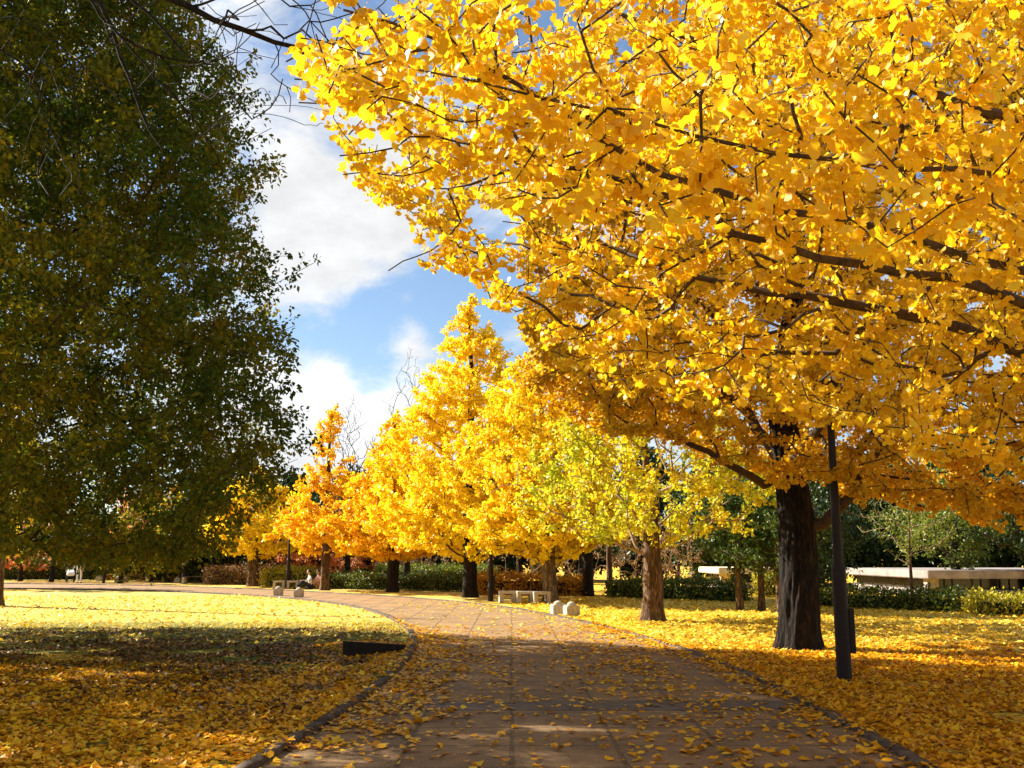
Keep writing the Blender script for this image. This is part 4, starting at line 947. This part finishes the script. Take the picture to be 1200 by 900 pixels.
# pushchair next to that person
def pushchair(x, y):
    t = thing('pushchair', 'pale pushchair beside the standing person in white', 'pushchair', (x, y, 0), None, .5)
    bm = bmesh.new(); box(bm, (0, 0, .62), (.44, .50, .42)); v = bm.verts[:]
    for q in v:
        if q.co.z > .7 and q.co.y < 0: q.co.z -= .22
    bm_obj('seat_shell', bm, M_white, t, bevel=.05)
    for sx in (-.2, .2):
        for sy in (-.28, .28):
            bm = bmesh.new(); cyl(bm, (sx-.02, sy, .12), (sx+.02, sy, .12), .12, .12, 18); bm_obj('wheel', bm, M_black, t)
    bm = bmesh.new()
    for sx in (-.21, .21): cyl(bm, (sx, .30, .12), (sx, .05, .6), .012, .012, 8); cyl(bm, (sx, -.30, .12), (sx, .42, 1.0), .012, .012, 8)
    cyl(bm, (-.21, .42, 1.0), (.21, .42, 1.0), .014, .014, 8); bm_obj('frame', bm, M_metal, t)
b = G(82, 683); pushchair(b[0], b[1])
SIT = [(0, 0, .12), (0, -.02, .34), (0, -.06, .58), (0, -.09, .68), (0, -.10, .73), (.10, -.04, .12), (.13, -.42, .42), (.13, -.62, .08), (.13, -.75, .05), (-.10, -.04, .12), (-.13, -.40, .40), (-.13, -.66, .08), (-.13, -.79, .05),
       (.17, -.06, .55), (.22, -.20, .38), (.14, -.40, .42), (-.17, -.06, .55), (-.22, -.20, .38), (-.14, -.38, .42)]
RB = [.13, .12, .13, .055, .05, .09, .07, .045, .04, .09, .07, .045, .04, .06, .045, .035, .06, .045, .035]
LEG = [SIT[i] for i in (0, 5, 6, 7, 9, 10, 11)]; LR = [.14, .105, .082, .06, .105, .082, .06]; LE = [(0, 1), (1, 2), (2, 3), (0, 4), (4, 5), (5, 6)]
for px, mt, tm, lab, rz in [(364, M_white, M_navy, 'person in white top and dark trousers sitting near the slim ginkgo trunk', -1.1), (372, M_pink, M_pink, 'person in pink sitting on the ground against the yellow green hedge', -.7)]:
    b = G(px, 690.5)
    t = person(lab, (b[0], b[1]+(.5 if px > 370 else 0), 0), SIT, E0, RB, mt, {'head': ((0, -.12, .83), (.085, .10, .12), M_skin), 'hair': ((0, -.095, .865), (.094, .104, .105), M_hair)}, rz)
    trousers(t, LEG, LE, LR, tm); face(t, (0, -.12, .83)); shoe(t, (.13, -.69, .05)); shoe(t, (-.13, -.73, .05))
    hand(t, SIT[15], (-.3, -1, .1), (0, 0, -1)); hand(t, SIT[18], (.3, -1, .1), (0, 0, -1), -1)

# ------------------------------------------------------------------ buildings behind
def building(name, label, x0, x1, y, base_h, win_h, roof_h, wall, bays, depth=9, ang=0.):
    t = thing(name, label, 'building', (x0, y, 0), None, ang); w = x1-x0
    bm = bmesh.new(); box(bm, (w/2, depth/2, base_h/2), (w, depth, base_h)); bm_obj('plinth_wall', bm, wall, t)
    bm = bmesh.new(); box(bm, (w/2, depth/2+.4, base_h+win_h/2), (w-.5, depth-.8, win_h-.004)); bm_obj('inner_wall', bm, M_glass, t)
    bw = w/bays
    for i in range(bays+1):
        bm = bmesh.new(); box(bm, (min(max(i*bw, .2), w-.2), .2, base_h+win_h/2), (.45, .36, win_h-.004)); bm_obj('pillar', bm, wall, t)
    for i in range(bays):
        for s in range(1, 4):
            bm = bmesh.new(); box(bm, (i*bw+bw*s/4, .42, base_h+win_h/2), (.05, .05, win_h-.02)); bm_obj('mullion', bm, M_metal, t)
    bm = bmesh.new(); box(bm, (w/2, depth/2-.2, base_h+win_h+roof_h/2), (w+.5, depth+.9, roof_h)); bm_obj('roof', bm, wall, t, bevel=.03)
    return t
building('park_building', 'low pale concrete building with a band of dark openings at the right edge', 16.4, 30, 40, .30, .44, .32, M_wall, 3)
building('kiosk_building', 'small cream walled building glimpsed between the pines', 9.5, 13.2, 46, .42, .40, .28, M_wallc, 2, 4)
building('park_building', 'white pavilion with blue grey roof glimpsed through the dark boughs at left', -34, -21, 74, 1.2, 1.6, .8, M_white, 4, 6)
